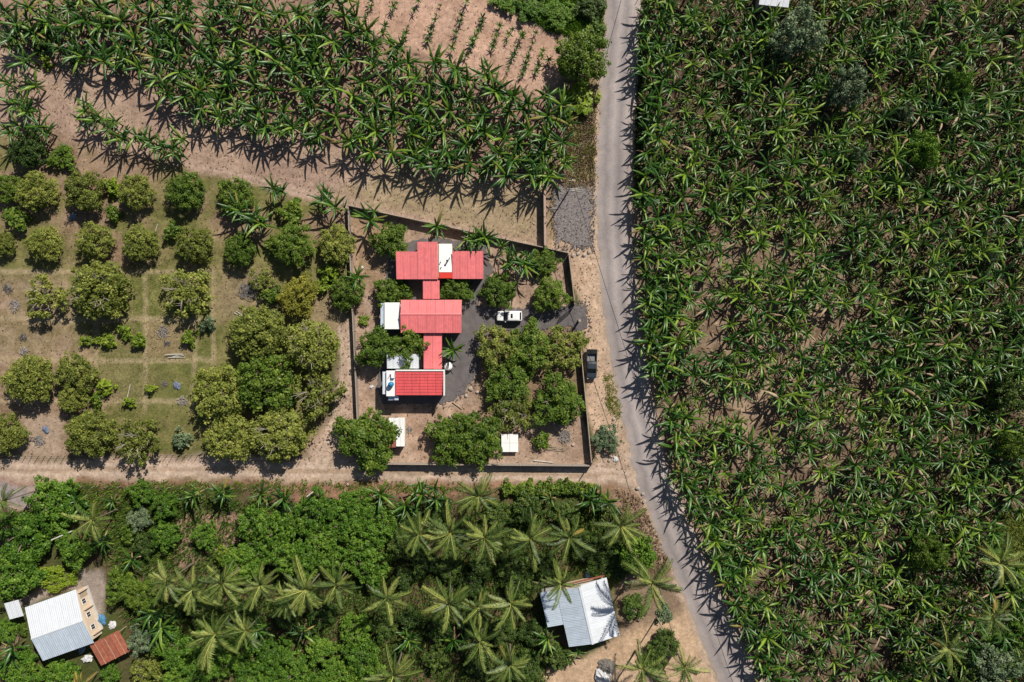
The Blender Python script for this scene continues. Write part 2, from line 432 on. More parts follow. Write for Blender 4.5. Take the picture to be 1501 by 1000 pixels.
dx = 0.42
xs = np.concatenate([[-4000, -2200, -1200, -650, -350, -220, -160, -130], np.arange(-112, 112.01, dx), [130, 160, 220, 350, 650, 1200, 2200, 4000]])
ys = np.concatenate([[-4000, -2200, -1200, -650, -350, -220, -150, -110, -90], np.arange(-76, 76.01, dx), [90, 110, 150, 220, 350, 650, 1200, 2200, 4000]])
GX, GY = np.meshgrid(xs, ys)
gx = GX.ravel(); gy = GY.ravel()
wobx = (vnoise(gx, gy, 3.5, 11) - 0.5) * 2.2
woby = (vnoise(gx, gy, 3.5, 12) - 0.5) * 2.2
qx, qy = gx + wobx, gy + woby
patch = vnoise(gx, gy, 9.0, 3, 4)
fine = vnoise(gx, gy, 1.6, 4, 3)
col = np.zeros((len(gx), 3))
def A(*c): return np.array(alb(*c))
def paint(mask, c):
    global col
    if isinstance(c, np.ndarray) and c.ndim == 2: col = col * (1 - mask[:, None]) + c * mask[:, None]
    else: col = col * (1 - mask[:, None]) + np.asarray(c)[None, :] * mask[:, None]
def zone(poly, c, soft=0.8, amt=1.0, off=0.0):
    mk = ss(-soft, soft, sdist(qx, qy, PX(poly)) + off) * amt
    paint(mk, c); return mk
t1 = ss(0.35, 0.65, patch)[:, None]; t2 = ss(0.35, 0.65, fine)[:, None]
base = A(112, 92, 66) * (1 - t1) + A(86, 92, 44) * t1
col[:] = base
zone([(-60, -60), (880, -60), (878, 380), (520, 300), (520, 480), (300, 300), (-60, 300)], A(168, 138, 116) * (1 - t2) + A(180, 150, 124) * t2, 0.6)
# east plantation floor: soil with leaf litter; gap shade painted in away from the middle
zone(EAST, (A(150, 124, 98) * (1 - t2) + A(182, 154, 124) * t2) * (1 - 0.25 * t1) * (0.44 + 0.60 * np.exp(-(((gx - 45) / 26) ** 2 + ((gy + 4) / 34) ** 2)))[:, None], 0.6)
zone(BELT, A(160, 128, 108) * (1 - t2) + A(178, 144, 120) * t2, 1.2)
zone(STRIP, A(176, 146, 125) * (1 - t1) + A(190, 160, 134) * t1, 1.2)
gmask = ss(0.48, 0.62, vnoise(gx, gy, 6.0, 21, 3))
zone([(560, 250), (700, 268), (790, 280), (790, 350), (640, 325), (540, 300), (500, 280)], A(183, 162, 122) * (1 - t2) + A(170, 152, 108) * t2, 2.0, 0.8)
zone(PLOUGH, A(200, 160, 132) * (1 - t2) + A(212, 172, 144) * t2, 0.6)
# orchard: short grass over brown soil
g = ss(0.38, 0.62, vnoise(gx, gy, 7.0, 5, 4) + 0.20 * ss(0, 1, (gx + 85) / 45) - 0.02 - 0.10 * ss(12, 26, gy))[:, None]
orch_c = (A(168, 140, 112) * (1 - t2) + A(150, 124, 94) * t2) * (1 - g) + (A(138, 130, 76) * (1 - t2) + A(118, 118, 60) * t2) * g
zone(ORCH, orch_c, 1.0)
zone([(140, 395), (310, 395), (312, 470), (312, 600), (205, 600), (140, 560)], A(132, 130, 70) * (1 - t2) + A(114, 118, 58) * t2, 1.5, 0.75)
zone([(-40, 400), (110, 405), (112, 545), (-40, 550)], A(176, 150, 122) * (1 - t2) + A(160, 134, 102) * t2, 2.0, 0.7)
zone([(30, 610), (95, 610), (92, 668), (30, 668)], A(190, 164, 138), 1.4, 0.8)
zone([(212, 470), (282, 470), (282, 522), (212, 522)], A(170, 142, 108), 0.8, 0.7)
zone([(320, 395), (400, 395), (400, 470), (320, 470)], A(172, 146, 116), 2.0, 0.6)
zone([(450, 430), (520, 430), (520, 480), (450, 480)], A(170, 144, 112), 2.0, 0.7)
def stripe(line, c, wdt, amt=0.5):
    d = pdist(gx + 0.25 * wobx, gy + 0.25 * woby, PX(line))
    paint(ss(wdt, wdt * 0.35, d) * amt, c)
for yy in (397, 467, 527, 588):
    stripe([(0, yy), (140, yy + 2), (310, yy + 1)], A(190, 168, 128), 0.6, 0.7)
for xx in (140, 212, 282, 311):
    stripe([(xx, 395), (xx + 2, 530), (xx, 600)], A(188, 166, 126), 0.55, 0.65)
stripe([(278, 242), (330, 254), (400, 272), (505, 298), (640, 330), (796, 364)], A(206, 176, 152), 1.1, 0.7)
# yard
zone(YARD, A(172, 142, 116) * (1 - t2) + A(190, 160, 134) * t2, 0.25)
zone([(528, 585), (640, 585), (700, 600), (706, 640), (640, 680), (560, 680)], A(182, 148, 120) * (1 - t2) + A(204, 172, 144) * t2, 1.0, 0.9)
zone([(700, 480), (860, 480), (866, 600), (700, 620)], A(150, 122, 92) * (1 - t2) + A(128, 108, 74) * t2, 1.5, 0.8)
zone([(520, 310), (580, 320), (560, 420), (522, 420)], A(170, 138, 102), 1.5, 0.8)
# verges and tracks
zone(VERGE_N, A(172, 146, 112) * (1 - t2) + A(146, 128, 90) * t2, 0.8)
zone(VERGE_W, A(214, 182, 150) * (1 - t2) + A(200, 168, 136) * t2, 0.6)
zone(TRACK, A(196, 164, 138) * (1 - t2) + A(206, 176, 150) * t2, 1.4)
zone(LANE_POLY, A(206, 178, 152) * (1 - t2) + A(196, 168, 140) * t2, 0.8, 1.0, 0.5)
zone([(905, 712), (945, 728), (960, 770), (992, 840), (975, 850), (955, 800), (930, 760), (900, 740)], A(188, 150, 124), 1.0, 0.85)
zone([(905, 840), (985, 840), (1015, 895), (905, 935)], A(150, 126, 100), 1.0)  # dark shadow between house and road painted into the soil colour
zone(HOUSE_R_YARD, A(214, 180, 142) * (1 - t2) + A(204, 170, 132) * t2, 1.0)
zone(GRASS_TOP, A(88, 116, 44) * (1 - t2) + A(70, 100, 36) * t2, 0.8)
zone(YARD_LL, A(170, 154, 138), 0.7)
zone(GREY_LL, A(168, 154, 146), 1.0)
zone([(1455, 760), (1520, 750), (1520, 840), (1460, 830)], A(92, 112, 50), 1.5)
zone([(255, 760), (350, 745), (352, 800), (300, 815), (262, 835)], A(178, 142, 116), 1.2)
zone([(0, 920), (22, 930), (40, 985), (10, 1000)], A(176, 140, 116), 0.8)
zone([(0, 705), (700, 708), (905, 712), (900, 722), (420, 730), (380, 712), (0, 712)], A(176, 132, 104), 0.6, 0.8)
# wheel ruts on the lane and the tracks
for dy in (-6, 6):
    stripe([(-40, 690 + dy), (200, 688 + dy), (450, 690 + dy), (700, 695 + dy), (900, 697 + dy), (935, 705 + dy)], A(222, 196, 170), 0.5, 0.55)
stripe([(-40, 690), (200, 688), (450, 690), (700, 695), (900, 697)], A(172, 144, 112), 0.55, 0.5)
for ddx in (-6, 6):
    stripe([(505 + ddx, 480), (506 + ddx, 560), (488 + ddx, 640), (470 + ddx, 680)], A(214, 188, 162), 0.5, 0.5)
    stripe([(862 + ddx, 380), (866 + ddx, 450), (876 + ddx, 560), (890 + ddx, 660)], A(226, 192, 156), 0.5, 0.4)
for k in range(5):
    stripe([(300, 215 + k * 9), (450, 238 + k * 11), (600, 268 + k * 12), (790, 300 + k * 14)], A(158, 130, 108), 0.35, 0.35)
# dusty road shoulders
RL, RR = PX(ROAD_L), PX(ROAD_R)
paint(ss(1.6, 0.2, pdist(qx, qy, RL)) * 0.85, A(206, 178, 150))
paint(ss(1.6, 0.2, pdist(qx, qy, RR)) * 0.8, A(182, 156, 130))
# relief
gz = -0.16 + 0.10 * vnoise(gx, gy, 2.2, 8, 3)
pl = ss(-0.3, 1.0, sdist(gx, gy, PX(PLOUGH)))
ua = Vector((-26, -58)).normalized()          # along the rows (world)
un = Vector((ua.y, -ua.x))
ph = gx * un.x + gy * un.y
al_ = gx * ua.x + gy * ua.y
gz += pl * (0.10 * np.cos(2 * np.pi * ph / 1.1 + 1.2 * vnoise(gx, gy, 6, 9)) - 0.02)
gz += pl * 0.10 * np.exp(-(((al_ + 0.4 * np.sin(ph * 0.3)) % 5.2 - 2.6) / 0.22) ** 2)
east = ss(-0.5, 2, sdist(gx, gy, PX(EAST)))
gz += east * 0.10 * (vnoise(gx, gy, 1.2, 10, 2) - 0.5)
gz = np.minimum(gz, -0.02)
gv = np.stack([gx, gy, gz], 1)
nx, ny = len(xs), len(ys)
ii = (np.arange(ny - 1)[:, None] * nx + np.arange(nx - 1)[None, :]).ravel()
gq = np.stack([ii, ii + 1, ii + nx + 1, ii + nx], 1)
gm = fast_mesh('ground', gv, gq, M['ground'], smooth=True)
ca = gm.attributes.new('soil', 'FLOAT_COLOR', 'POINT')
ca.data.foreach_set('color', np.concatenate([np.clip(col, 0, 0.9), np.ones((len(gx), 1))], 1).astype(np.float32).ravel())
tag(obj('ground', gm), kind='structure')

def resample(line, step):
    pts = [Vector(p) for p in line]; out = [pts[0]]
    for a, b in zip(pts[:-1], pts[1:]):
        n = max(1, int((b - a).length / step))
        for i in range(1, n + 1): out.append(a.lerp(b, i / n))
    return out

def smooth_line(pts, it=20):
    a = np.array([p[:] for p in pts])
    for _ in range(it):
        a[1:-1] = 0.25 * a[:-2] + 0.5 * a[1:-1] + 0.25 * a[2:]
    return a

def road_sheet():
    n = 340
    def par(line):
        a = smooth_line(resample(line, 0.8), 40)
        s_ = np.concatenate([[0], np.cumsum(np.linalg.norm(np.diff(a, axis=0), axis=1))])
        t = np.linspace(0, s_[-1], n)
        return np.stack([np.interp(t, s_, a[:, 0]), np.interp(t, s_, a[:, 1])], 1)
    Lp, Rp = par(PX(ROAD_L)), par(PX(ROAD_R))
    nL = (vnoise(Lp[:, 0], Lp[:, 1], 1.7, 31, 4) - 0.5) * 1.5
    nR = (vnoise(Rp[:, 0], Rp[:, 1], 1.7, 32, 3) - 0.5) * 0.9
    d = (Rp - Lp); d /= np.linalg.norm(d, axis=1)[:, None]
    Lp = Lp + d * nL[:, None]; Rp = Rp + d * nR[:, None]
    c = 13
    u = np.linspace(0, 1, c)
    v = Lp[:, None, :] * (1 - u)[None, :, None] + Rp[:, None, :] * u[None, :, None]
    z = 0.03 + 0.05 * (1 - (2 * u - 1) ** 2)
    z[0] = z[-1] = -0.10
    v = np.concatenate([v, np.broadcast_to(z[None, :, None], (n, c, 1))], 2).reshape(-1, 3)
    i = (np.arange(n - 1)[:, None] * c + np.arange(c - 1)[None, :]).ravel()
    q = np.stack([i, i + c, i + c + 1, i + 1], 1)
    m = fast_mesh('road', v, q, M['road'], tint=np.tile(u, n), smooth=True)
    tag(obj('road', m), kind='structure')
road_sheet()

def flat_sheet(name, poly, z, mat, jit=0.25, step=0.5, seed=1):
    pts = resample(PX(poly) + [PX(poly)[0]], step)[:-1]
    r_ = np.random.default_rng(seed)
    pts = [(p.x + r_.normal(0, jit * 0.5), p.y + r_.normal(0, jit * 0.5)) for p in pts]
    v = [Vector((x, y, z)) for x, y in pts]
    tr = tessellate_polygon([v])
    m = mesh(name, v, [tuple(t) for t in tr], mat)
    # face up
    bm = bmesh.new(); bm.from_mesh(m)
    for f in bm.faces:
        if f.normal.z < 0: f.normal_flip()
    bm.to_mesh(m); bm.free()
    return tag(obj(name, m), kind='structure')

flat_sheet('driveway', [(845, 446), (859, 450), (861, 478), (849, 491), (838, 478), (810, 482), (770, 486), (718, 484), (704, 500), (700, 545), (690, 562), (676, 580), (660, 590), (640, 592), (560, 592), (552, 570), (556, 520), (560, 440), (575, 360), (640, 348), (712, 358), (722, 400), (706, 425), (700, 448), (720, 452), (770, 452), (810, 450)], 0.012, M['driveway'], 0.34, 0.4, 3)
flat_sheet('gravel_plot', [(812, 290), (822, 275), (866, 276), (868, 330), (866, 362), (842, 364), (818, 352), (812, 320)], 0.014, M['gravel'], 0.75, 0.35, 4)

# ---------------------------------------------------------------- foliage meshes
def crown_mesh(name, mat, seed, clumps=80, per=62, leaf=0.085, cl=0.25, zr=0.8, lobes=4, lobamp=0.16, hollow=0.0, up=0.85, core=0.3):
    """unit-radius crown: leaf clumps over a lobed dome; z in 0..~2*zr"""
    r_ = np.random.default_rng(seed)
    th = r_.uniform(0, 2 * np.pi, clumps)
    cz = r_.uniform(-0.45, 1.0, clumps)
    rr = np.sqrt(np.maximum(0.02, 1 - np.clip(cz, -1, 1) ** 2))
    lob = 1 + lobamp * np.sin(lobes * th + r_.uniform(0, 6)) + lobamp * 0.7 * np.sin((lobes + 3) * th + r_.uniform(0, 6)) + r_.normal(0, 0.05, clumps)
    rad = r_.uniform(0.66, 0.86, clumps) * lob
    inner = r_.random(clumps) < core
    rad = np.where(inner, rad * r_.uniform(0.3, 0.85, clumps), rad)
    if hollow > 0:
        rad = np.where((cz > 1 - hollow) & ~inner, rad * 0.45, rad)
    C = np.stack([rad * rr * np.cos(th), rad * rr * np.sin(th), zr * rad * cz], 1)
    crad = cl * r_.uniform(0.6, 1.2, clumps)
    n = clumps * per
    ci = np.repeat(np.arange(clumps), per)
    d = r_.normal(size=(n, 3)); d /= np.linalg.norm(d, axis=1)[:, None]
    pr = r_.random(n) ** 0.45
    pos = C[ci] + d * (crad[ci] * pr)[:, None] * np.array([1, 1, 0.8])
    nrm = d * 0.6 + np.array([0, 0, up]) + r_.normal(0, 0.5, (n, 3)); nrm /= np.linalg.norm(nrm, axis=1)[:, None]
    a = np.cross(nrm, r_.normal(size=(n, 3))); a /= np.linalg.norm(a, axis=1)[:, None] + 1e-9
    b = np.cross(nrm, a)
    l = leaf * r_.uniform(0.6, 1.35, n)[:, None]
    wd = l * 0.42
    v = np.stack([pos - a * l * 0.5, pos + b * wd - a * l * 0.05, pos + a * l * 0.5 - nrm * l * 0.12, pos - b * wd - a * l * 0.05], 1).reshape(-1, 3)
    v[:, 2] += zr * 0.55
    q = np.arange(n * 4).reshape(n, 4)
    ct = r_.normal(0.45, 0.13, clumps)
    tint = np.clip(ct[ci] + r_.normal(0, 0.13, n), 0.02, 1)
    return fast_mesh(name, v, q, mat, np.repeat(tint, 4))

CR = {}
def crowns(style, mat, n=4, **kw):
    CR[style] = [crown_mesh('crown_' + style, M[mat], hash_(style) + i, lobes=3 + i % 4, **kw) for i in range(n)]
def hash_(s): return sum((i + 3) * ord(c) for i, c in enumerate(s)) % 9973
crowns('orchard', 'olive', 6, clumps=230, per=42, leaf=0.060, cl=0.145, zr=0.72, lobamp=0.08)
crowns('orchard_green', 'green', 4, clumps=230, per=42, leaf=0.060, cl=0.145, zr=0.72, lobamp=0.09)
crowns('sparse', 'olive', 4, clumps=85, per=36, leaf=0.078, cl=0.17, zr=0.6, hollow=0.4, lobamp=0.22, core=0.2)
crowns('yellow', 'yellow', 2, clumps=210, per=42, leaf=0.060, cl=0.145, zr=0.75, lobamp=0.08)
crowns('yard', 'green', 5, clumps=220, per=42, leaf=0.066, cl=0.15, zr=0.75, lobamp=0.2)
crowns('yard_sparse', 'olive', 3, clumps=105, per=42, leaf=0.075, cl=0.17, zr=0.65, hollow=0.2, lobamp=0.24, core=0.25)
crowns('vivid', 'vivid', 6, clumps=190, per=44, leaf=0.07, cl=0.15, zr=0.6, lobamp=0.18)
crowns('dark', 'dark', 5, clumps=165, per=44, leaf=0.075, cl=0.17, zr=0.8, lobamp=0.2)
crowns('greygreen', 'greygreen', 3, clumps=150, per=44, leaf=0.07, cl=0.16, zr=0.8, lobamp=0.22)
crowns('bush', 'green', 4, clumps=30, per=34, leaf=0.22, cl=0.36, zr=0.7, lobamp=0.22)
crowns('bush_yellow', 'lime', 4, clumps=26, per=32, leaf=0.24, cl=0.36, zr=0.8, lobamp=0.25)
crowns('bush_dark', 'dark', 3, clumps=30, per=34, leaf=0.22, cl=0.36, zr=0.7, lobamp=0.22)
crowns('bush_grey', 'greygreen', 3, clumps=28, per=34, leaf=0.2, cl=0.36, zr=0.6, lobamp=0.25)
crowns('hedge', 'lime', 2, clumps=70, per=50, leaf=0.11, cl=0.24, zr=0.5, lobamp=0.22)

def trunk_mesh(name, mat, seed, spread=0.62, n=6, thin=1.0):
    """tapered trunk and limbs: base at z=0, limb tips near unit height / spread"""
    r_ = random.Random(seed); mb = MB()
    mb.tube((0, 0, -0.06), (0.02, 0.01, 0.34), 0.075, 0.055, 7)
    for i in range(n):
        a = 2 * math.pi * i / n + r_.uniform(-.4, .4); s_ = spread * r_.uniform(0.6, 1.0)
        k = Vector((0.5 * s_ * math.cos(a), 0.5 * s_ * math.sin(a), 0.34 + 0.24 * r_.uniform(.7, 1.3)))
        e = Vector((s_ * math.cos(a + .2), s_ * math.sin(a + .2), 0.55 + 0.30 * r_.uniform(.4, 1.2)))
        mb.tube((0.02, 0.01, 0.32), k, 0.042 * thin, 0.03 * thin, 5); mb.tube(k, e, 0.03 * thin, 0.012 * thin, 5)
        for j in (-1, 1):
            f = k.lerp(e, .4) + Vector((0.2 * s_ * math.cos(a + j * 1.2), 0.2 * s_ * math.sin(a + j * 1.2), 0.16))
            mb.tube(k.lerp(e, .3), f, 0.02 * thin, 0.008 * thin, 4)
    return mesh(name, mb.v, mb.f, mat)
TR = [trunk_mesh('trunk', M['bark'], 5 + i) for i in range(3)]
TRG = [trunk_mesh('trunk', M['greybark'], 15 + i, 0.8, 11, thin=0.55) for i in range(3)]

used_i = {}
def tree(px, py, rpx, style, label, h=None, cat='tree', name='tree', group=None, grey=False, sx=1.0, sy=1.0, rz=None):
    i = used_i.get(style, 0); used_i[style] = i + 1
    r = rpx / S
    if h is None: h = max(0.5, 1.05 * r + 0.7)
    kz = (H - h * 0.6) / H
    r *= kz
    loc = P(px, py, h * 0.6); loc.z = -0.05
    t = thing(name, label, cat, loc, 0, group)
    ms = CR[style][i % len(CR[style])]
    zr = max(v.co.z for v in ms.vertices) if style not in ZTOP else ZTOP[style]
    ZTOP[style] = zr
    ang = random.uniform(0, 6.28) if rz is None else rz
    low = h * (0.14 if rpx > 14 else 0.0)
    o = obj('crown', ms, t, (0, 0, low), (0, 0, ang), (r * sx * 1.08 * random.uniform(.92, 1.08), r * sy * 1.08 * random.uniform(.92, 1.08), (h - low) / zr))
    tm = random.choice(TRG if grey else TR)
    ts = r * (1.05 if grey else 0.9)
    obj('trunk', tm, t, (0, 0, 0), (0, 0, random.uniform(0, 6.28)), (ts, ts, h * (1.12 if grey else 0.92)))
    return t
ZTOP = {}

# ---- banana leaves
def leaf_curve(e0, e1, L, n):
    p = [(0.0, 0.0)]; 
    for i in range(n):
        e = R(e0 + (e1 - e0) * (i + 0.5) / n)
        p.append((p[-1][0] + L / n * math.cos(e), p[-1][1] + L / n * math.sin(e)))
    return p
def banana_leaf(seed, e0, e1, L=2.95, W=0.57, n=9, fold=42):
    r_ = random.Random(seed); c = leaf_curve(e0, e1, L, n); base_t = r_.uniform(.25, .55); bend = r_.uniform(-.25, .25)
    v = []; tint = []
    for i, (x, z) in enumerate(c):
        s_ = i / n
        wd = 0.05 if i == 0 else W * 0.5 * (math.sin(math.pi * min(1, (s_ ** 0.75) * 0.98)) ** 0.55) * (1 if i < n else 0.2)
        if 1 < i < n: wd *= r_.uniform(0.74, 1.1)
        side = bend * s_ * s_
        dz = wd * math.sin(R(fold)); wd *= math.cos(R(fold))
        v += [(x, side + wd, z - dz), (x, side, z), (x - 0.02, side - wd * r_.uniform(.8, 1.1), z - dz)]
        b_ = base_t + r_.uniform(-.08, .08)
        tint += [b_, b_ + 0.22, b_ - 0.03]
    f = []
    for i in range(n):
        a = 3 * i
        f += [(a, a + 1, a + 4, a + 3), (a + 1, a + 2, a + 5, a + 4)]
    return np.array(v), np.array(f), np.array(tint)
LEAF_DATA = [banana_leaf(1, 76, 45, 2.7), banana_leaf(2, 60, 14), banana_leaf(3, 50, -6), banana_leaf(4, 38, -18), banana_leaf(5, 24, -42, 2.7), banana_leaf(6, 60, -14, 3.2), banana_leaf(7, 44, 6, 3.0)]
LEAF = [fast_mesh('leaf', v, f, M['banana'], t) for v, f, t in LEAF_DATA]
LEAF_OLD = [fast_mesh('leaf', v, f, M['banana_old'], t) for v, f, t in LEAF_DATA]
NEW_DATA = banana_leaf(9, 86, 62, 2.0, 0.22)
NEWLEAF = fast_mesh('new_leaf', NEW_DATA[0], NEW_DATA[1], M['banana_new'], NEW_DATA[2] * 0 + 0.5)
def dry_skirt(seed):
    r_ = random.Random(seed); V = []; F = []; T = []
    for k in range(4):
        v, f, t = banana_leaf(seed * 7 + k, -5, -80, 2.2, 0.34)
        a = k * 1.6 + r_.uniform(-.5, .5); c, s_ = math.cos(a), math.sin(a)
        vv = np.stack([v[:, 0] * c - v[:, 1] * s_, v[:, 0] * s_ + v[:, 1] * c, v[:, 2] + 2.3], 1)
        F.append(f + sum(len(q) for q in V)); V.append(vv); T.append(t * 0 + r_.uniform(.2, .7))
    return np.concatenate(V), np.concatenate(F), np.concatenate(T)
DRY_DATA = [dry_skirt(i + 1) for i in range(3)]
DRY = [fast_mesh('dry_leaves', *d[:2], M['dry_leaf'], d[2]) for d in DRY_DATA]
stem_mb = MB(); stem_mb.tube((0, 0, -0.15), (0.03, 0.0, 1.5), 0.17, 0.13, 7); stem_mb.tube((0.03, 0, 1.5), (0.0, 0.02, 2.75), 0.13, 0.07, 7)
STEM = mesh('pseudostem', stem_mb.v, stem_mb.f, M['pseudostem'])

def plant_layout(r_):
    n = r_.choice([10, 11, 12]); a0 = r_.uniform(0, 6.28); out = []
    for k in range(n):
        a = a0 + k * 2.399 + r_.uniform(-.42, .42)
        age = k / (n - 1)
        var = r_.choice([0, 1, 6]) if age < 0.3 else (r_.choice([1, 2, 5, 6]) if age < 0.7 else r_.choice([2, 3, 4]))
        out.append((var, a, 2.75 - 0.35 * age, r_.uniform(0.62, 1.15), r_.uniform(-.16, .16), r_.uniform(-.35, .35)))
    return out, a0

def sucker_data(seed):
    r_ = random.Random(seed); V = [np.array(stem_mb.v)]; F = []; T = [np.full(len(stem_mb.v), .3)]; n = len(stem_mb.v)
    lay, a0 = plant_layout(r_)
    for (var, a, z, s_, tl, tw) in lay[:9]:
        v, f, t = inst(LEAF_DATA[var], Matrix.Translation((0, 0, z)) @ Euler((tw, tl, a)).to_matrix().to_4x4() @ Matrix.Scale(s_, 4))
        V.append(v); F.append(f + n); T.append(t); n += len(v)
    F.append(np.array([f for f in stem_mb.f if len(f) == 4]))
    return np.concatenate(V), np.concatenate(F), np.concatenate(T)
def inst(D, mtx, toff=0.0):
    v, f, t = D
    vv = np.concatenate([v, np.ones((len(v), 1))], 1) @ np.array(mtx).T
    return vv[:, :3], f, t + toff
SUCK_DATA = [sucker_data(i + 40) for i in range(3)]
SUCK = [fast_mesh('sucker', *d[:2], M['banana'], d[2]) for d in SUCK_DATA]

def banana(px, py, sc_=1.0, label='', group=None, seed=0, xy=1.0, shoots=(0, 1, 1, 2)):
    r_ = random.Random(seed * 13 + 5)
    loc = P(px, py, 3.9 * sc_); loc.z = -0.05
    t = thing('banana_plant', label, 'banana plant', loc, 0, group)
    t.scale = (sc_ * xy, sc_ * xy, sc_)
    lay, a0 = plant_layout(r_)
    obj('pseudostem', STEM, t)
    if r_.random() < 0.75: obj('dry_leaves', r_.choice(DRY), t, rot=(0, 0, a0))
    for (var, a, z, s_, tl, tw) in lay:
        obj('leaf', (LEAF_OLD if z < 2.5 and r_.random() < .2 else LEAF)[var], t, (0, 0, z), (tw, tl, a), (s_, s_, s_))
    if r_.random() < 0.5: obj('new_leaf', NEWLEAF, t, (0, 0, 2.7), (0, 0, r_.uniform(0, 6.28)))
    for q in range(r_.choice(shoots)):
        a = r_.uniform(0, 6.28); d_ = r_.uniform(.6, 1.7); k = r_.uniform(.5, .92)
        obj('sucker', SUCK[q % 3], t, (d_ * math.cos(a), d_ * math.sin(a), 0), (0, 0, a), (k, k, k))
    return t

def inst(D, mtx, toff=0.0):
    v, f, t = D
    vv = np.concatenate([v, np.ones((len(v), 1))], 1) @ np.array(mtx).T
    return vv[:, :3], f, t + toff

def banana_mass(spots, name, label):
    LV, LF, LT, n = [], [], [], 0
    DV, DF, DT, dn = [], [], [], 0
    SV, SF = MB(), None
    for i, (px, py, s0) in enumerate(spots):
        r_ = random.Random(i * 17 + 3)
        loc = P(px, py, 3.9 * s0); loc.z = -0.05
        s1 = s0 * r_.uniform(.85, 1.0)
        B = Matrix.Translation(loc) @ Matrix.Diagonal((s1, s1, s0, 1))
        lay, a0 = plant_layout(r_)
        po = r_.uniform(-.12, .28)
        for (var, a, z, s_, tl, tw) in lay:
            m_ = B @ Matrix.Translation((0, 0, z)) @ Euler((tw, tl, a)).to_matrix().to_4x4() @ Matrix.Scale(s_, 4)
            if z < 2.5 and r_.random() < .22:
                v, f, t = inst(LEAF_DATA[var], m_, r_.uniform(-.1, .45)); DV.append(v); DF.append(f + dn); DT.append(t); dn += len(v); continue
            v, f, t = inst(LEAF_DATA[var], m_, po + r_.uniform(-.16, .16))
            LV.append(v); LF.append(f + n); LT.append(t); n += len(v)
        for q in range(r_.choice([0, 1, 1, 2])):
            aa = r_.uniform(0, 6.28); k = r_.uniform(.5, .85); dd = r_.uniform(.5, 1.3)
            v, f, t = inst(SUCK_DATA[q], B @ Matrix.Translation((dd * math.cos(aa), dd * math.sin(aa), 0)) @ Matrix.Rotation(aa, 4, 'Z') @ Matrix.Scale(k, 4), po)
            LV.append(v); LF.append(f + n); LT.append(t); n += len(v)
        if r_.random() < .4:
            v, f, t = inst(NEW_DATA, B @ Matrix.Translation((0, 0, 2.7)) @ Matrix.Rotation(a0, 4, 'Z'), .55)
            LV.append(v); LF.append(f + n); LT.append(t); n += len(v)
        if r_.random() < .8:
            v, f, t = inst(DRY_DATA[i % 3], B @ Matrix.Rotation(a0, 4, 'Z'))
            DV.append(v); DF.append(f + dn); DT.append(t); dn += len(v)
        SV.add([B @ Vector(p) for p in stem_mb.v], stem_mb.f)
    root = obj(name, fast_mesh(name, np.concatenate(LV), np.concatenate(LF), M['banana_mass'], np.concatenate(LT)))
    tag(root, label, 'banana plants', kind='stuff')
    d = obj('dry_leaves', fast_mesh('dry_leaves', np.concatenate(DV), np.concatenate(DF), M['dry_leaf'], np.concatenate(DT)), root); d['kind'] = 'stuff'
    s_ = SV.build('pseudostems', M['pseudostem'], root); s_['kind'] = 'stuff'

# ---- coconut fronds
def frond_mesh(seed, e0, e1, L=4.6, n=20, dry=False):
    r_ = random.Random(seed); c = leaf_curve(e0, e1, L, n); V = []; F = []; T = []
    def q(a, b, c_, d, t):
        k = len(V); V.extend([a, b, c_, d]); F.append((k, k + 1, k + 2, k + 3)); T.extend(t)
    for i in range(n):
        (x0, z0), (x1, z1) = c[i], c[i + 1]; wd = 0.06 * (1 - i / n) + 0.015
        q((x0, wd, z0), (x1, wd * .9, z1), (x1, -wd * .9, z1), (x0, -wd, z0), [.75] * 4)
        if i < 3: continue
        s_ = i / n
        ll = 0.92 * (math.sin(math.pi * (0.18 + 0.80 * s_)) ** 0.6)
        for k in (0, .5):
            for sd in (-1, 1):
                bx = x0 + (x1 - x0) * k; bz = z0 + (z1 - z0) * k
                l_ = ll * r_.uniform(.6, 1.15); dr = r_.uniform(.2, .55)
                fx = 0.42 + 0.25 * s_
                tip = (bx + l_ * (fx + .15), sd * l_ * .62, bz - l_ * dr)
                md = (bx + l_ * fx * .5, sd * l_ * .36, bz - l_ * dr * .22)
                hw = 0.06
                tt = .42 + r_.uniform(-.22, .22)
                q((bx, 0, bz), (md[0] + hw, md[1], md[2]), tip, (md[0] - hw, md[1], md[2] - .02), [tt + .15, tt, tt - .1, tt])
    return fast_mesh('frond', np.array(V), np.array(F), M['palm_dry' if dry else 'palm'], np.array(T))
FROND = [frond_mesh(1, 72, 10), frond_mesh(2, 55, -25), frond_mesh(3, 35, -45), frond_mesh(4, 15, -60), frond_mesh(5, 48, -10)]
FROND_DRY = frond_mesh(8, 5, -70, 4.0, 16, True)
cm = MB()
for k in range(9):
    a = k * .7; rr_ = .28 + .05 * (k % 3)
    cm.lathe([(.02, -.15), (.11, -.09), (.13, 0), (.10, .1), (.02, .15)], (rr_ * math.cos(a), rr_ * math.sin(a), -.35 - .08 * (k % 3)), 7)
COCO = mesh('coconut_bunch', cm.v, cm.f, M['coconut'], True)
def ptrunk():
    mb = MB(); pts = [(0, 0, -.012), (.008, .004, .2), (.010, .004, .5), (.004, .002, .8), (0, 0, 1.0)]; rad = [.23, .17, .145, .13, .12]
    n = 8; v = []
    for (x, y, z), r0 in zip(pts, rad):
        for i in range(n): v.append((x * 8 + r0 * math.cos(i * 6.2832 / n), y * 8 + r0 * math.sin(i * 6.2832 / n), z))
    f = [(j * n + i, j * n + (i + 1) % n, (j + 1) * n + (i + 1) % n, (j + 1) * n + i) for j in range(4) for i in range(n)]
    return mesh('trunk', v, f, M['palebark'], True)
PTR = ptrunk()
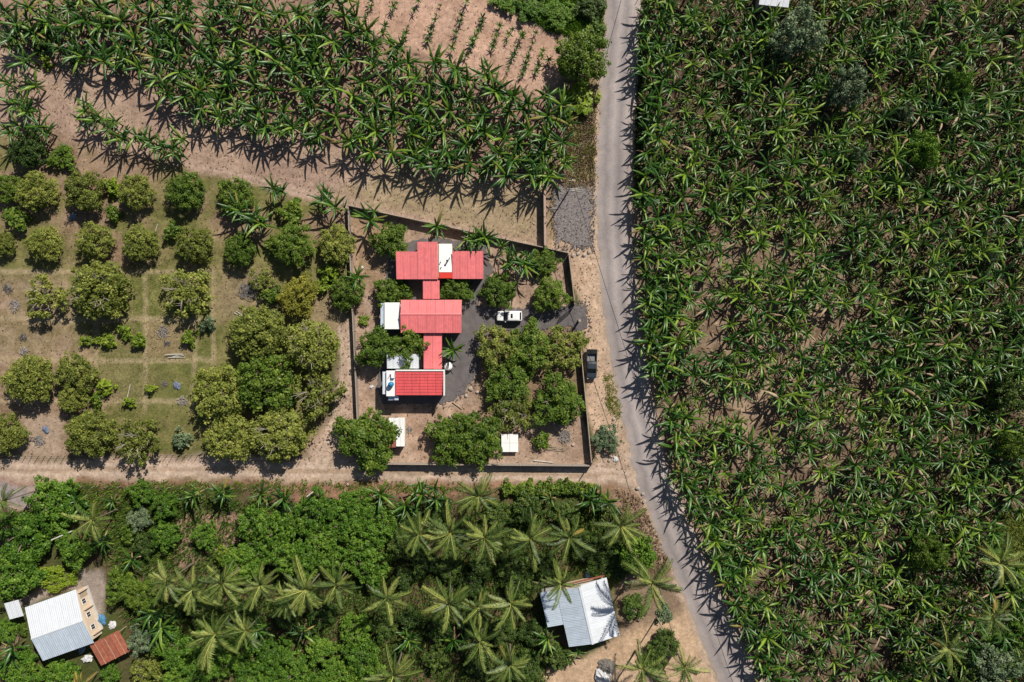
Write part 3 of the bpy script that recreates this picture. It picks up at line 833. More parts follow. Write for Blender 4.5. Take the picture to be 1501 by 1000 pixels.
def palm(px, py, label, h=8.0, s_=1.0, group='coconut palms south of the lane', seed=0, dry=1):
    r_ = random.Random(seed * 31 + 7)
    loc = P(px, py, h); loc.z = 0
    t = thing('coconut_palm', label, 'palm tree', loc, 0, group)
    obj('trunk', PTR, t, scale=(s_, s_, h))
    n = r_.randint(14, 19); a0 = r_.uniform(0, 6.28); s_ *= r_.uniform(1.0, 1.3); lop = r_.uniform(0, .16); la = r_.uniform(0, 6.28)
    for k in range(n):
        a = a0 + k * 2.399 + r_.uniform(-.4, .4); age = k / (n - 1)
        var = 0 if age < .18 else (r_.choice([4, 1]) if age < .45 else (r_.choice([1, 2]) if age < .75 else r_.choice([2, 3])))
        if k >= n - (dry if dry > 1 else r_.choice([0, 0, 1])): me = FROND_DRY
        else: me = FROND[var]
        q_ = s_ * r_.uniform(.66, 1.1) * (1 + lop * math.cos(a - la))
        obj('frond', me, t, (0, 0, h - .15 * age), (r_.uniform(-.4, .4), r_.uniform(-.2, .2), a), (q_, q_, q_))
    obj('coconut_bunch', COCO, t, (0, 0, h))
    return t

# ---------------------------------------------------------------- buildings
def sheet_panel(wd, ln_, rib=0.28, hgt=0.035, step=0.0, axis='y'):
    """roof sheet: ribs run along local y from 0 (low) to ln_; x 0..wd; with thickness"""
    xs_ = []; k = 0.0
    n = max(1, int(round(wd / rib))); rw = wd / n
    for i in range(n):
        x = i * rw
        xs_ += [(x, 0.0), (x + rw * .62, 0.0), (x + rw * .70, hgt), (x + rw * .92, hgt)]
    xs_ += [(wd, 0.0)]
    ysn = [0.0, ln_]
    if step > 0:
        m_ = int(round(ln_ / step)); ysn = []
        for j in range(m_): ysn += [(ln_ * j / m_), (ln_ * (j + 1) / m_ - 0.004)]
    v = []; f = []
    nxs = len(xs_)
    for j, y in enumerate(ysn):
        dz = 0.0
        if step > 0: dz = 0.05 if j % 2 == 0 else 0.0
        for (x, z) in xs_: v.append((x, y, z + dz))
    for j in range(len(ysn) - 1):
        for i in range(nxs - 1):
            a = j * nxs + i; f.append((a, a + 1, a + nxs + 1, a + nxs))
    # skirt so the sheet has thickness
    k = len(v)
    v += [(0, 0, -.03), (wd, 0, -.03), (wd, ln_, -.03), (0, ln_, -.03)]
    f += [(k + 3, k + 2, k + 1, k)]
    return v, f

def roof_sheets(parent, x0, x1, y0, y1, z0, z1, n, mat, rib=0.28, hgt=0.035, step=0.0, gap=0.03, flip=False, name='roof_panel'):
    """sheets laid side by side along x; slope from (y0,z0) up to (y1,z1)"""
    wd = (x1 - x0) / n
    ln_ = math.hypot(y1 - y0, z1 - z0)
    v, f = sheet_panel(wd - gap, ln_, rib, hgt, step)
    me = mesh(name, v, f, mat)
    pit = math.atan2(z1 - z0, abs(y1 - y0))
    for i in range(n):
        if not flip:
            obj(name, me, parent, (x0 + i * wd, y0, z0), (pit, 0, 0))
        else:
            obj(name, me, parent, (x0 + (i + 1) * wd, y0, z0), (pit, 0, math.pi))

def window(parent, x, y, z, w_, h_, nrm):
    """nrm: 0 south(-y) 1 north 2 west 3 east"""
    def bx(mb, a0, a1, b0, b1, d0, d1):
        if nrm == 0: mb.box(x + a0, x + a1, y - d1, y - d0, z + b0, z + b1)
        if nrm == 1: mb.box(x + a0, x + a1, y + d0, y + d1, z + b0, z + b1)
        if nrm == 2: mb.box(x - d1, x - d0, y + a0, y + a1, z + b0, z + b1)
        if nrm == 3: mb.box(x + d0, x + d1, y + a0, y + a1, z + b0, z + b1)
    h2 = w_ / 2
    fr = MB()
    bx(fr, -h2, h2, -.06, 0, .002, .07); bx(fr, -h2, h2, h_, h_ + .06, .002, .06)
    bx(fr, -h2, -h2 + .06, 0, h_, .002, .05); bx(fr, h2 - .06, h2, 0, h_, .002, .05); bx(fr, -.025, .025, 0, h_, .002, .04)
    f = fr.build('window', M['white'], parent)
    pn = MB(); bx(pn, -h2 + .06, -.025, 0, h_, .002, .02); bx(pn, .025, h2 - .06, 0, h_, .002, .02)
    pn.build('pane', M['glass'], f)

def door(parent, x, y, z, w_, h_, nrm, mat='wood'):
    mb = MB(); h2 = w_ / 2
    s_ = {0: (0, -1), 1: (0, 1), 2: (-1, 0), 3: (1, 0)}[nrm]
    if nrm in (0, 1): mb.box(x - h2, x + h2, min(y + .002 * s_[1], y + .05 * s_[1]), max(y + .002 * s_[1], y + .05 * s_[1]), z, z + h_)
    else: mb.box(min(x + .002 * s_[0], x + .05 * s_[0]), max(x + .002 * s_[0], x + .05 * s_[0]), y - h2, y + h2, z, z + h_)
    d = mb.build('door', M[mat], parent)
    k = MB()
    hx, hy = (x + h2 * .75, y + .07 * s_[1]) if nrm in (0, 1) else (x + .07 * s_[0], y + h2 * .75)
    k.box(hx - .02, hx + .02, hy - .02, hy + .02, z + 1.0, z + 1.12)
    k.build('handle', M['steel'], d)

def rect(a, b, z):
    """pixel corners (left, top), (right, bottom) at height z -> x0,x1,y0,y1"""
    p = P(a[0], a[1], z); q = P(b[0], b[1], z)
    return p.x, q.x, q.y, p.y

# --- north house
def rel(o, r_): return (r_[0] - o[0], r_[1] - o[0], r_[2] - o[1], r_[3] - o[1])
c0 = P(645, 385, 0)
nh = thing('house', 'northern red-roofed house with a white flat slab between its two roofs', 'house', (c0.x, c0.y, 0))
rl = rel(c0, rect((580.5, 369), (612, 409), 3.6)); rm = rel(c0, rect((612, 355), (642, 409), 3.6)); rr = rel(c0, rect((663, 368.5), (708.6, 408.5), 3.6))
wl = rel(c0, rect((642.6, 357.4), (662.4, 399), 3.3)); rs = rel(c0, rect((642.6, 399), (663, 408), 3.2))
wb = MB()
wb.box(rl[0] + .25, rr[1] - .25, rl[2] + .3, rl[3] - .25, -.1, 3.02)
wb.box(rm[0] + .25, wl[1] - .1, rl[3] - .25, rm[3] - .25, -.1, 3.02)
nw_ = wb.build('wall', M['cream'], nh)
roof_sheets(nh, rl[0], rl[1], rl[2], rl[3], 3.15, 3.75, 3, M['roof_pink'])
roof_sheets(nh, rm[0] + .02, rm[1], rm[2], rm[3], 3.15, 3.95, 3, M['roof_pink'])
roof_sheets(nh, rr[0], rr[1], rr[2], rr[3], 3.15, 3.75, 4, M['roof_pink'])
sb = MB(); sb.box(wl[0] + .1, wl[1], wl[2], wl[3], 3.03, 3.25)
sb.build('flat_slab', M['white_slab'], nh)
sb = MB(); sb.box(rs[0] + .1, rs[1], rs[2], rs[3] - .02, 3.03, 3.2); sb.build('red_slab', M['red_paint'], nh)
for i in range(2): window(nh, rl[0] + 1.6 + i * 2.6, rl[2] + .3, 1.0, 1.3, 1.1, 0)
window(nh, rr[0] + 1.5, rl[2] + .3, 1.0, 1.3, 1.1, 0); door(nh, rr[0] + 3.7, rl[2] + .3, 0, .9, 2.1, 0)
window(nh, rr[1] - .25, (rr[2] + rr[3]) / 2, 1.0, 1.3, 1.1, 3); window(nh, rl[0] + .25, (rl[2] + rl[3]) / 2, 1.0, 1.3, 1.1, 2)
vp = P(656, 383, 3.3) - c0
for (dx_, dy_, hh) in ((0, 0, .75), (.35, .5, .4), (-1.2, -.2, .35), (-1.1, -1.1, .25)):
    mb = MB(); mb.tube((vp.x + dx_, vp.y + dy_, 3.25), (vp.x + dx_, vp.y + dy_, 3.25 + hh), .13 if hh > .7 else .07, None, 8)
    mb.lathe([(.2 if hh > .7 else .1, 0), (.2 if hh > .7 else .1, .05), (.03, .12)], (vp.x + dx_, vp.y + dy_, 3.25 + hh), 8)
    mb.build('vent_pipe', M['tankblack'], nh)

def walkway(a, b, label, z=2.75):
    r0 = rect(a, b, z); cx, cy = (r0[0] + r0[1]) / 2, (r0[2] + r0[3]) / 2
    t = thing('covered_walkway', label, 'walkway', (cx, cy, 0))
    q = (r0[0] - cx, r0[1] - cx, r0[2] - cy, r0[3] - cy)
    wd = (q[1] - q[0]) / 2; ln_ = q[3] - q[2]
    v, f = sheet_panel(ln_ - .02, wd * 2, .3, .03)
    roof_sheets(t, q[0], q[1], q[2] + .03, q[3] - .03, z - .1, z + .05, 2, M['roof_pink'])
    for x in (q[0] + .15, q[1] - .15):
        for y in (q[2] + .4, q[3] - .4):
            mb = MB(); mb.box(x - .07, x + .07, y - .07, y + .07, -.1, z - .14); mb.build('post', M['white'], t)
walkway((620, 410), (644.5, 438.5), 'short red covered walkway between the northern and middle houses')
walkway((621, 488), (648, 541), 'long red covered walkway between the middle and southern houses')

# --- middle house
c1 = P(631, 463, 0)
mh = thing('house', 'middle red-roofed house with a white flat annex on its west side', 'house', (c1.x, c1.y, 0))
r2 = rel(c1, rect((587, 439.5), (676.5, 488), 3.8)); an = rel(c1, rect((563.4, 443.5), (586, 482.5), 3.0))
wb = MB(); wb.box(r2[0] + .25, r2[1] - .3, r2[2] + .35, r2[3] - .35, -.1, 3.3); wb.build('wall', M['cream'], mh)
midy = (r2[2] + r2[3]) / 2 + .35
roof_sheets(mh, r2[0], r2[1], r2[2], midy - .03, 3.4, 3.95, 7, M['roof_pink'])
roof_sheets(mh, r2[0], r2[1], r2[3], midy + .03, 3.45, 3.95, 7, M['roof_pink'], flip=True)
rg = MB()
rg.add([(r2[0] - .02, midy - .16, 3.97), (r2[0] - .02, midy, 4.03), (r2[0] - .02, midy + .16, 3.97), (r2[1] + .02, midy - .16, 3.97), (r2[1] + .02, midy, 4.03), (r2[1] + .02, midy + .16, 3.97)], [(0, 3, 4, 1), (1, 4, 5, 2)])
rg.build('ridge_cap', M['roof_pink'], mh)
wb = MB(); wb.box(an[0] + .2, an[1] - .02, an[2] + .2, an[3] - .2, -.1, 2.75); wb.build('annex_wall', M['white'], mh)
wb = MB(); wb.box(an[0] + .02, an[1], an[2], an[3], 2.752, 2.95); wb.build('annex_slab', M['white_slab'], mh)
gt = MB(); gt.box(an[0] - .75, an[0] - .02, an[2] + .1, an[3] - .1, 2.45, 2.55); gt.build('awning', M['zinc_grey_and_shade'], mh)
for i in range(3): window(mh, r2[0] + 1.9 + i * 3.4, r2[2] + .35, 1.0, 1.4, 1.2, 0)
for y in (-1.2, 1.2): window(mh, r2[1] - .3, midy + y, 1.0, 1.1, 1.2, 3)
door(mh, r2[1] - .3, midy, 0, .95, 2.15, 3)

# --- southern house
c2 = P(606, 562, 0)
sh = thing('house', 'southern bright red tiled house with a blue water tank on its white terrace', 'house', (c2.x, c2.y, 0))
r3 = rel(c2, rect((581, 544), (650, 579.5), 4.2)); tr_ = rel(c2, rect((566, 543.5), (580, 581), 4.2)); lo = rel(c2, rect((560.5, 545), (566, 578), 3.6)); mt = rel(c2, rect((567, 519), (614, 539.5), 3.0))
wb = MB(); wb.box(tr_[0] + .12, r3[1] - .1, r3[2] + .2, r3[3], -.1, 3.72); wb.build('wall', M['white'], sh)
roof_sheets(sh, r3[0], r3[1] - .02, r3[2], r3[3] - .03, 3.8, 4.25, 6, M['roof_red'], rib=0.24, hgt=.05, step=0.55)
pb = MB(); pb.box(r3[0] - .1, r3[1] + .02, r3[3], r3[3] + .22, 3.6, 4.45); pb.box(r3[1] + .022, r3[1] + .22, r3[2] - .05, r3[3] + .22, 3.5, 4.4)
pb.build('parapet', M['white'], sh)
tb = MB(); tb.box(tr_[0], r3[0] - .12, tr_[2], tr_[3], 3.722, 3.95); tb.build('terrace_slab', M['white_slab'], sh)
fb = MB(); fb.box(r3[0] - .115, r3[0] - .02, r3[2], r3[3] - .01, 3.73, 4.3); fb.build('roof_edge_board', M['roof_red'], sh)
lb = MB(); lb.box(lo[0], tr_[0] - .02, lo[2], lo[3], 3.3, 3.4); lb.build('side_awning', M['zinc'], sh)
lb = MB(); lb.box(tr_[0] + .2, r3[0] + .2, tr_[2] - .75, tr_[2] - .02, 3.1, 3.2); lb.build('rear_awning', M['zinc_grey_and_shade'], sh)
roof_sheets(sh, mt[0], mt[1], mt[2] - .1, mt[3], 2.75, 3.05, 5, M['zinc'], name='metal_roof_panel')
for x in (mt[0] + .1, mt[1] - .1):
    mb = MB(); mb.box(x - .05, x + .05, mt[3] - .25, mt[3] - .15, -.1, 2.96); mb.build('post', M['steel'], sh)
for i in range(3): window(sh, r3[0] + 1.6 + i * 2.6, r3[2] + .2, 1.0, 1.3, 1.2, 0)
door(sh, r3[1] - .1, (r3[2] + r3[3]) / 2, 0, .9, 2.1, 3)
tk = P(573, 563.5, 4.4) 
wt = thing('water_tank', 'round blue water tank on the white terrace of the southern house', 'water tank', (tk.x, tk.y, 3.95))
mb = MB(); mb.lathe([(.40, 0), (.46, .06), (.45, .35), (.47, .40), (.45, .75), (.40, .92), (.20, 1.05)], n=20); mb.build('tank_body', M['tankblue'], wt, smooth=True)
mb = MB(); mb.lathe([(.19, 1.05), (.20, 1.10), (.12, 1.13)], n=14); mb.build('lid', M['tankblue'], wt)
cp = P(574.5, 550, 4.2)
hb = thing('roof_hatch', 'small white stair hatch with dark opening beside the blue tank', 'hatch', (cp.x, cp.y, 3.95))
mb = MB(); mb.box(-.1, .45, -.5, .35, 0, .55); mb.build('hatch_box', M['white'], hb)
mb = MB(); mb.tube((-.3, .1, 0), (-.3, .1, .9), .05, None, 6); mb.build('vent_pipe', M['tankblack'], hb)

# --- small sheds in the yard
sp = P(583, 634, 0)
sd = thing('shed', 'small white and red roofed shed beside the tree at the south-west corner', 'shed', (sp.x, sp.y, 0))
a1 = rel(sp, rect((570, 612.5), (594, 624), 2.2)); a2 = rel(sp, rect((580.5, 624), (593.5, 654.5), 2.2)); a3 = rel(sp, rect((568, 624.5), (580, 656), 2.0))
mb = MB(); mb.box(a2[0] + .1, a2[1] - .1, a2[2] + .15, a1[3] - .1, -.1, 2.1); mb.build('wall', M['cream'], sd)
roof_sheets(sd, a1[0], a1[1], a1[2] + .01, a1[3], 2.2, 2.35, 3, M['white_slab'], name='white_roof_panel')
roof_sheets(sd, a2[0], a2[1], a2[2], a2[3], 2.12, 2.2, 2, M['white_slab'], name='white_roof_panel')
roof_sheets(sd, a3[0], a3[1], a3[2], a3[3], 1.95, 2.1, 2, M['rust'], name='red_roof_panel')
for x, y in ((a3[0] + .1, a3[2] + .2), (a3[0] + .1, a3[3] - .2)):
    mb = MB(); mb.box(x - .05, x + .05, y - .05, y + .05, -.1, 1.93); mb.build('post', M['wood'], sd)
cq = P(747, 649.5, 0)
ct = thing('cistern', 'square white concrete cistern cover made of four slabs near the south wall', 'cistern', (cq.x, cq.y, 0))
b4 = rel(cq, rect((735, 636.5), (759.5, 662.5), .9))
mb = MB(); mb.box(b4[0] + .12, b4[1] - .12, b4[2] + .12, b4[3] - .12, -.1, .8); mb.build('tank_wall', M['concrete'], ct)
for i in range(2):
    for j in range(2):
        mx_, my_ = (b4[0] + b4[1]) / 2, (b4[2] + b4[3]) / 2
        x0_ = b4[0] if i == 0 else mx_ + .02; x1_ = mx_ - .02 if i == 0 else b4[1]
        y0_ = b4[2] if j == 0 else my_ + .02; y1_ = my_ - .02 if j == 0 else b4[3]
        mb = MB(); mb.box(x0_, x1_, y0_, y1_, .803, .92); mb.build('slab', M['white_slab'], ct)

# --- house with grey metal roof in the south-west corner
lc = P(84, 916, 3.4); lc.z = 0
lh = thing('house', 'cream house with pale grey metal gable roof at the lower left', 'house', lc, R(19.5))
W2, D2 = 4.75, 5.15
roof_sheets(lh, -W2, W2, -D2, -.75 - .03, 3.05, 3.85, 9, M['zinc_grey_and_shade'], rib=.3)  # slope away from the sun: shade put into a greyer zinc
roof_sheets(lh, -W2, W2, D2 - .5, -.75 + .03, 2.9, 3.85, 9, M['zinc'], rib=.3, flip=True)
mb = MB(); mb.add([(-W2, -.95, 3.84), (-W2, -.75, 3.93), (-W2, -.55, 3.84), (W2, -.95, 3.84), (W2, -.75, 3.93), (W2, -.55, 3.84)], [(0, 3, 4, 1), (1, 4, 5, 2)]); mb.build('ridge_cap', M['zinc'], lh)
mb = MB(); mb.box(-W2 + .35, W2 - .3, -D2 + .5, D2 - .9, -.1, 2.82); mb.build('wall', M['cream'], lh)
mb = MB(); mb.box(W2 - .298, W2 + .2, -D2 + 1.2, D2 - .9, -.1, .12); mb.build('plinth', M['concrete'], lh)
for y in (-2.7, -.4, 2.1): window(lh, W2 - .3, y, 1.1, .9, 1.0, 3)
door(lh, W2 - .3, 3.2, .125, .9, 2.05, 3)
for y in (-3.9, .75, 3.9):
    mb = MB(); mb.box(W2 - .297, W2 + .15, y - .08, y + .08, .122, 2.5); mb.build('buttress', M['cream'], lh)
al = P(20, 894, 2.6); al.z = 0
an2 = thing('lean_to', 'small pale metal lean-to roof at the west end of the cream house', 'lean-to', al, R(15))
roof_sheets(an2, -1.3, 1.3, -1.5, 1.5, 2.4, 2.65, 3, M['zinc'])
for x in (-1.15, 1.15):
    for y in (-1.3, 1.3):
        mb = MB(); mb.box(x - .05, x + .05, y - .05, y + .05, -.1, 2.38); mb.build('post', M['wood'], an2)
rc_ = P(161, 950, 2.4); rc_.z = 0
rr_t = thing('shed', 'rusty brown corrugated shed roof beside the cream house', 'shed', rc_, R(27))
roof_sheets(rr_t, -2.9, 2.9, -2.1, 2.1, 2.25, 2.5, 6, M['rust'], rib=.2, hgt=.06, gap=.06)
for i in range(1, 6, 2):
    mb = MB(); mb.box(-2.9 + i * .966 - .06, -2.9 + i * .966 + .06, -2.05, 2.0, 2.42, 2.44)
    o = mb.build('lap_strip', M['rust_pale'], rr_t); o.rotation_euler = (0.0595, 0, 0); o.location = (0, 0, -.02)
for x in (-2.6, 2.6):
    for y in (-1.8, 1.8):
        mb = MB(); mb.box(x - .06, x + .06, y - .06, y + .06, -.1, 2.2); mb.build('post', M['wood'], rr_t)

# --- house with white metal roof in the south
hc = P(859, 901, 4.0); hc.z = 0
wh = thing('house', 'house with white metal gable roof and grey side wing among the palms', 'house', hc, R(13))
roof_w = thing
def side_roof(parent, x_low, x_high, y0, y1, z_low, z_high, n, mat, name='roof_panel', rib=.3):
    """sheets side by side along y, sloping along x"""
    wd = (y1 - y0) / n; ln_ = math.hypot(x_high - x_low, z_high - z_low)
    v, f = sheet_panel(wd - .02, ln_, rib, .03)
    me = mesh(name, v, f, mat); pit = math.atan2(z_high - z_low, abs(x_high - x_low))
    for i in range(n):
        if x_low > x_high: obj(name, me, parent, (x_low, y0 + i * wd, z_low), Euler((pit, 0, R(90)), 'XYZ'))
        else: obj(name, me, parent, (x_low, y0 + (i + 1) * wd, z_low), Euler((pit, 0, R(-90)), 'XYZ'))
side_roof(wh, 4.95, .03, -5.2, 5.2, 3.2, 4.1, 9, M['zinc'])
side_roof(wh, -4.15, -.03, -5.2, 4.9, 3.15, 4.1, 9, M['zinc_grey_and_shade'])  # unlit side of the ridge, its shade given by the greyer zinc colour
side_roof(wh, -7.0, -4.1, -1.2, 5.0, 2.75, 3.1, 6, M['zinc_grey_and_shade'])
mb = MB(); mb.box(-.2, .2, -5.25, 5.25, 4.11, 4.15); mb.build('ridge_cap', M['zinc'], wh)
mb = MB(); mb.box(-3.8, 4.5, -4.8, 4.7, -.1, 3.05); mb.build('wall', M['cream'], wh)
mb = MB(); mb.box(-6.7, -3.802, -.9, 4.6, -.1, 2.68); mb.build('wing_wall', M['concrete'], wh)
mb = MB(); mb.box(-4.0, 4.7, 5.22, 5.5, 2.6, 2.7); mb.build('eave_beam', M['rust'], wh)
for x in (-2, 2): window(wh, x, -4.8, 1.0, 1.3, 1.1, 0)
door(wh, 0, -4.8, 0, .9, 2.1, 0)
for y in (-2, 2): window(wh, 4.5, y, 1.0, 1.3, 1.1, 3)
# --- roof at the top edge
tc_ = P(1137, -4, 3.5); tc_.z = 0
th = thing('hut', 'pale metal-roofed hut at the top edge of the banana plantation', 'hut', tc_, R(-6))
roof_sheets(th, -2.6, 2.6, -1.3, 2.4, 3.0, 3.6, 5, M['zinc'])
mb = MB(); mb.box(-2.3, 2.3, -1.0, 2.1, -.1, 2.95); mb.build('wall', M['concrete'], th)
window(th, 0, -1.0, 1.0, 1.2, 1.0, 0)

# ---------------------------------------------------------------- walls, gate, fences
def wall_run(a, b, label, h=1.55, thick=.10, cop='coping', pillar=3.0):
    pa, pb = P(*a), P(*b); d = pb - pa; L_ = d.length; rz = math.atan2(d.y, d.x)
    t = thing('boundary_wall', label, 'wall', (pa.x, pa.y, 0), rz)
    mb = MB(); mb.box(0, L_, -thick / 2, thick / 2, -.25, h - .06); mb.build('wall_panel', M['block'], t)
    n = max(1, int(L_ / pillar)); 
    me = None
    for i in range(n + 1):
        x = L_ * i / n
        mb = MB(); mb.box(-.10, .10, -.10, .10, -.25, h + .03)
        o = obj('pillar', mesh('pillar', mb.v, mb.f, M['coping']) if me is None else me, t, (x, 0, 0)); me = o.data
    for i in range(n):
        mb = MB(); mb.box(L_ * i / n + .135, L_ * (i + 1) / n - .135, -thick / 2 - .015, thick / 2 + .015, h - .058, h)
        mb.build('coping', M[cop], t)
wall_run((512, 303), (832, 372), 'long grey block wall along the north side of the red-roofed yard')
wall_run((513, 306), (519, 455), 'northern half of the west yard wall beside the orchard')
wall_run((519.3, 458), (529, 672), 'southern half of the west yard wall beside the pale track')
wall_run((529, 678), (866, 681), 'long grey wall between the yard and the dirt lane')
wall_run((833, 375), (841.5, 446), 'east yard wall north of the driveway gate')
wall_run((848.5, 492), (866, 678), 'east yard wall south of the gate, behind the dark pickup')
wall_run((797.5, 280), (798.5, 362), 'short pinkish wall beside the grey gravel plot', 2.0, .34, 'pink_coping', 4.0)
# open gate leaf
ga = P(842, 448); gb = P(815, 470)
d = gb - ga
gt_ = thing('gate', 'dark steel gate leaf standing open at the driveway entrance', 'gate', (ga.x, ga.y, 0), math.atan2(d.y, d.x))
L_ = 3.4
fr = MB(); fr.box(0, L_, -.03, .03, .1, .18); fr.box(0, L_, -.03, .03, 1.9, 1.98); fr.box(0, .08, -.03, .03, .182, 1.898); fr.box(L_ - .08, L_, -.03, .03, .182, 1.898); fr.build('gate_frame', M['steel'], gt_)
me = None
for i in range(15):
    mb = MB(); mb.box(-.018, .018, -.018, .018, .182, 1.898)
    o = obj('bar', me or mesh('bar', mb.v, mb.f, M['steel']), gt_, (.28 + i * .2, 0, 0)); me = o.data
gp = P(848, 470.5)
gpt = thing('gate_post', 'square concrete gate post at the driveway entrance', 'gate post', (gp.x, gp.y, 0))
mb = MB(); mb.box(-.16, .16, -.16, .16, -.1, 2.2); mb.build('shaft', M['concrete'], gpt)
mb = MB(); mb.box(-.21, .21, -.21, .21, 2.2, 2.3); mb.build('cap', M['coping'], gpt)

def fence(line, label, step=1.3, h=1.4):
    pts = resample(PX(line), step); t = thing('fence', label, 'fence', (pts[0].x, pts[0].y, 0))
    me = None; prev = None
    r_ = random.Random(len(pts))
    tops = []
    for p in pts:
        lx, ly = p.x - pts[0].x, p.y - pts[0].y
        hh = h * r_.uniform(.85, 1.12)
        mb = MB(); mb.tube((0, 0, -.15), (0, 0, 1), .055, .045, 6)
        o = obj('post', me or mesh('post', mb.v, mb.f, M['wood']), t, (lx, ly, 0), (r_.uniform(-.06, .06), r_.uniform(-.06, .06), 0), (1, 1, hh)); me = o.data
        tops.append((lx, ly))
    for z in (.45, .85, 1.15):
        mb = MB()
        for a, b in zip(tops[:-1], tops[1:]): mb.tube((a[0], a[1], z), (b[0], b[1], z), .008, None, 4, False)
        mb.build('wire', M['steel'], t)
fence([(-20, 668), (95, 668)], 'row of wooden fence posts along the lane at the far left', 1.15)
fence([(236, 667), (300, 666)], 'row of wooden fence posts along the lane between orchard trees', 1.0)
fence([(335, 676), (440, 676)], 'row of wooden fence posts along the lane below the dense orchard', 1.6)
fence([(66, 712), (470, 717)], 'long fence of wooden posts on the south side of the lane', 2.2, 1.1)
fence([(935, 0), (925, 180), (922, 300), (930, 430), (945, 540)], 'wire fence between the road and the banana plantation', 3.0, 1.2)

# poles and cables
def pole(px, py, h, label, mat='wood', r0=.13, arm=True):
    p = P(px, py); t = thing('utility_pole', label, 'pole', (p.x, p.y, 0))
    mb = MB(); mb.tube((0, 0, -.3), (0, 0, h), r0, r0 * .7, 8); mb.build('shaft', M[mat], t)
    if arm:
        mb = MB(); mb.box(-.6, .6, -.05, .05, h - .5, h - .4); mb.build('crossarm', M['wood'], t)
        for x in (-.5, .5):
            mb = MB(); mb.lathe([(.03, 0), (.05, .05), (.04, .1), (.05, .14), (.02, .18)], (x, 0, h - .4), 8); mb.build('insulator', M['lamp'], t)
    return t
pole(833, 281, 9.0, 'wooden utility pole at the edge of the grey gravel plot', 'palewood', .15)
pole(872, 668, 5.0, 'short wooden pole at the south-east corner of the yard wall', arm=False)
pole(467, 715, 7.0, 'pale pole beside the lane in front of the thicket', 'palewood', .13, False)
pole(105, 779, 5.4, 'pale leaning post between the round green trees at the lower left', 'palewood', .16, False)
pole(963, 905, 5.0, 'thin pole beside the sandy track near the road', arm=False)
def cable(a, b, za, zb, sag, label, r0=.045):
    pa, pb = P(*a), P(*b); pa.z, pb.z = za, zb
    mb = MB(); n = 24; prev = None
    for i in range(n + 1):
        t_ = i / n; q = pa.lerp(pb, t_); q.z -= sag * 4 * t_ * (1 - t_)
        if prev is not None: mb.tube(prev, q, r0, None, 5, False)
        prev = q
    o = mb.build('power_cable', M['cable']); tag(o, label, 'cable', 'power cables along the road')
cable((925, -60), (833, 281), 8.6, 8.6, .9, 'black power cable crossing over the top of the road')
cable((833, 281), (1066, 1010), 8.6, 8.6, 1.6, 'black power cable running down along the road verge')

# ---------------------------------------------------------------- vehicles
def loft(secs, cap=True):
    """secs: list of (x, [(y,z)...]) with equal counts"""
    n = len(secs[0][1]); v = []; f = []
    for x, pr in secs: v += [(x, y, z) for y, z in pr]
    for j in range(len(secs) - 1):
        for i in range(n):
            f.append((j * n + i, j * n + (i + 1) % n, (j + 1) * n + (i + 1) % n, (j + 1) * n + i))
    if cap: f += [tuple(range(n - 1, -1, -1)), tuple((len(secs) - 1) * n + i for i in range(n))]
    return v, f
def ring(hw, z0, z1, cr=.12, top=None):
    tw = hw if top is None else top
    return [(-hw + cr, z0), (hw - cr, z0), (hw, z0 + cr), (hw, z1 - cr * 1.4), (tw - cr, z1), (0, z1 + .02), (-tw + cr, z1), (-hw, z1 - cr * 1.4), (-hw, z0 + cr)]
def wheels(t, xs_, hw, r0=.34):
    for x in xs_:
        for s_ in (-1, 1):
            mb = MB()
            mb.tube((x, s_ * (hw - .20), r0), (x, s_ * (hw + .01), r0), r0, None, 18)
            wl_ = mb.build('wheel', M['black'], t)
            mb = MB(); mb.tube((x, s_ * (hw + .011), r0), (x, s_ * (hw + .03), r0), r0 * .62, r0 * .5, 12); mb.build('rim', M['alloy'], wl_)
def part_quad(name, t, pts, mat, th=.012):
    a, b, c, d_ = [Vector(p) for p in pts]
    n = (b - a).cross(d_ - a).normalized() * th
    mb = MB(); mb.add([a, b, c, d_, a + n, b + n, c + n, d_ + n], [(3, 2, 1, 0), (4, 5, 6, 7), (0, 1, 5, 4), (1, 2, 6, 5), (2, 3, 7, 6), (3, 0, 4, 7)])
    return mb.build(name, M[mat], t)

cp = P(747, 463.5, .8)
car = thing('parked_car', 'white sport utility car parked on the dark driveway', 'car', (cp.x, cp.y, .01), R(180))
v, f = loft([(-2.22, ring(.78, .42, .80, .1)), (-2.15, ring(.86, .32, .98)), (-1.6, ring(.90, .26, 1.02)), (-.5, ring(.91, .26, 1.02)), (.75, ring(.91, .26, 1.0)), (1.5, ring(.90, .26, .95)), (2.05, ring(.84, .30, .84)), (2.25, ring(.68, .40, .70, .1))])
obj('body', mesh('body', v, f, M['carwhite'], False), car)
v, f = loft([(-2.06, ring(.82, .98, 1.14, .03, .76)), (-1.78, ring(.82, .98, 1.52, .05, .70)), (-1.3, ring(.80, .98, 1.60, .05, .68)), (.05, ring(.80, .98, 1.60, .05, .68)), (.45, ring(.80, .98, 1.46, .05, .66)), (1.05, ring(.78, .96, 1.03, .02, .74))])
obj('cabin', mesh('cabin', v, f, M['carwhite'], False), car)
part_quad('windshield', car, [(1.04, -.74, 1.09), (1.04, .74, 1.09), (.30, .64, 1.62), (.30, -.64, 1.62)], 'carglass')
part_quad('rear_window', car, [(-2.06, .68, 1.19), (-2.06, -.68, 1.19), (-1.80, -.62, 1.55), (-1.80, .62, 1.55)], 'carglass')
part_quad('sunroof', car, [(-.55, -.38, 1.626), (-.20, -.38, 1.626), (-.20, .38, 1.626), (-.55, .38, 1.626)], 'carglass')
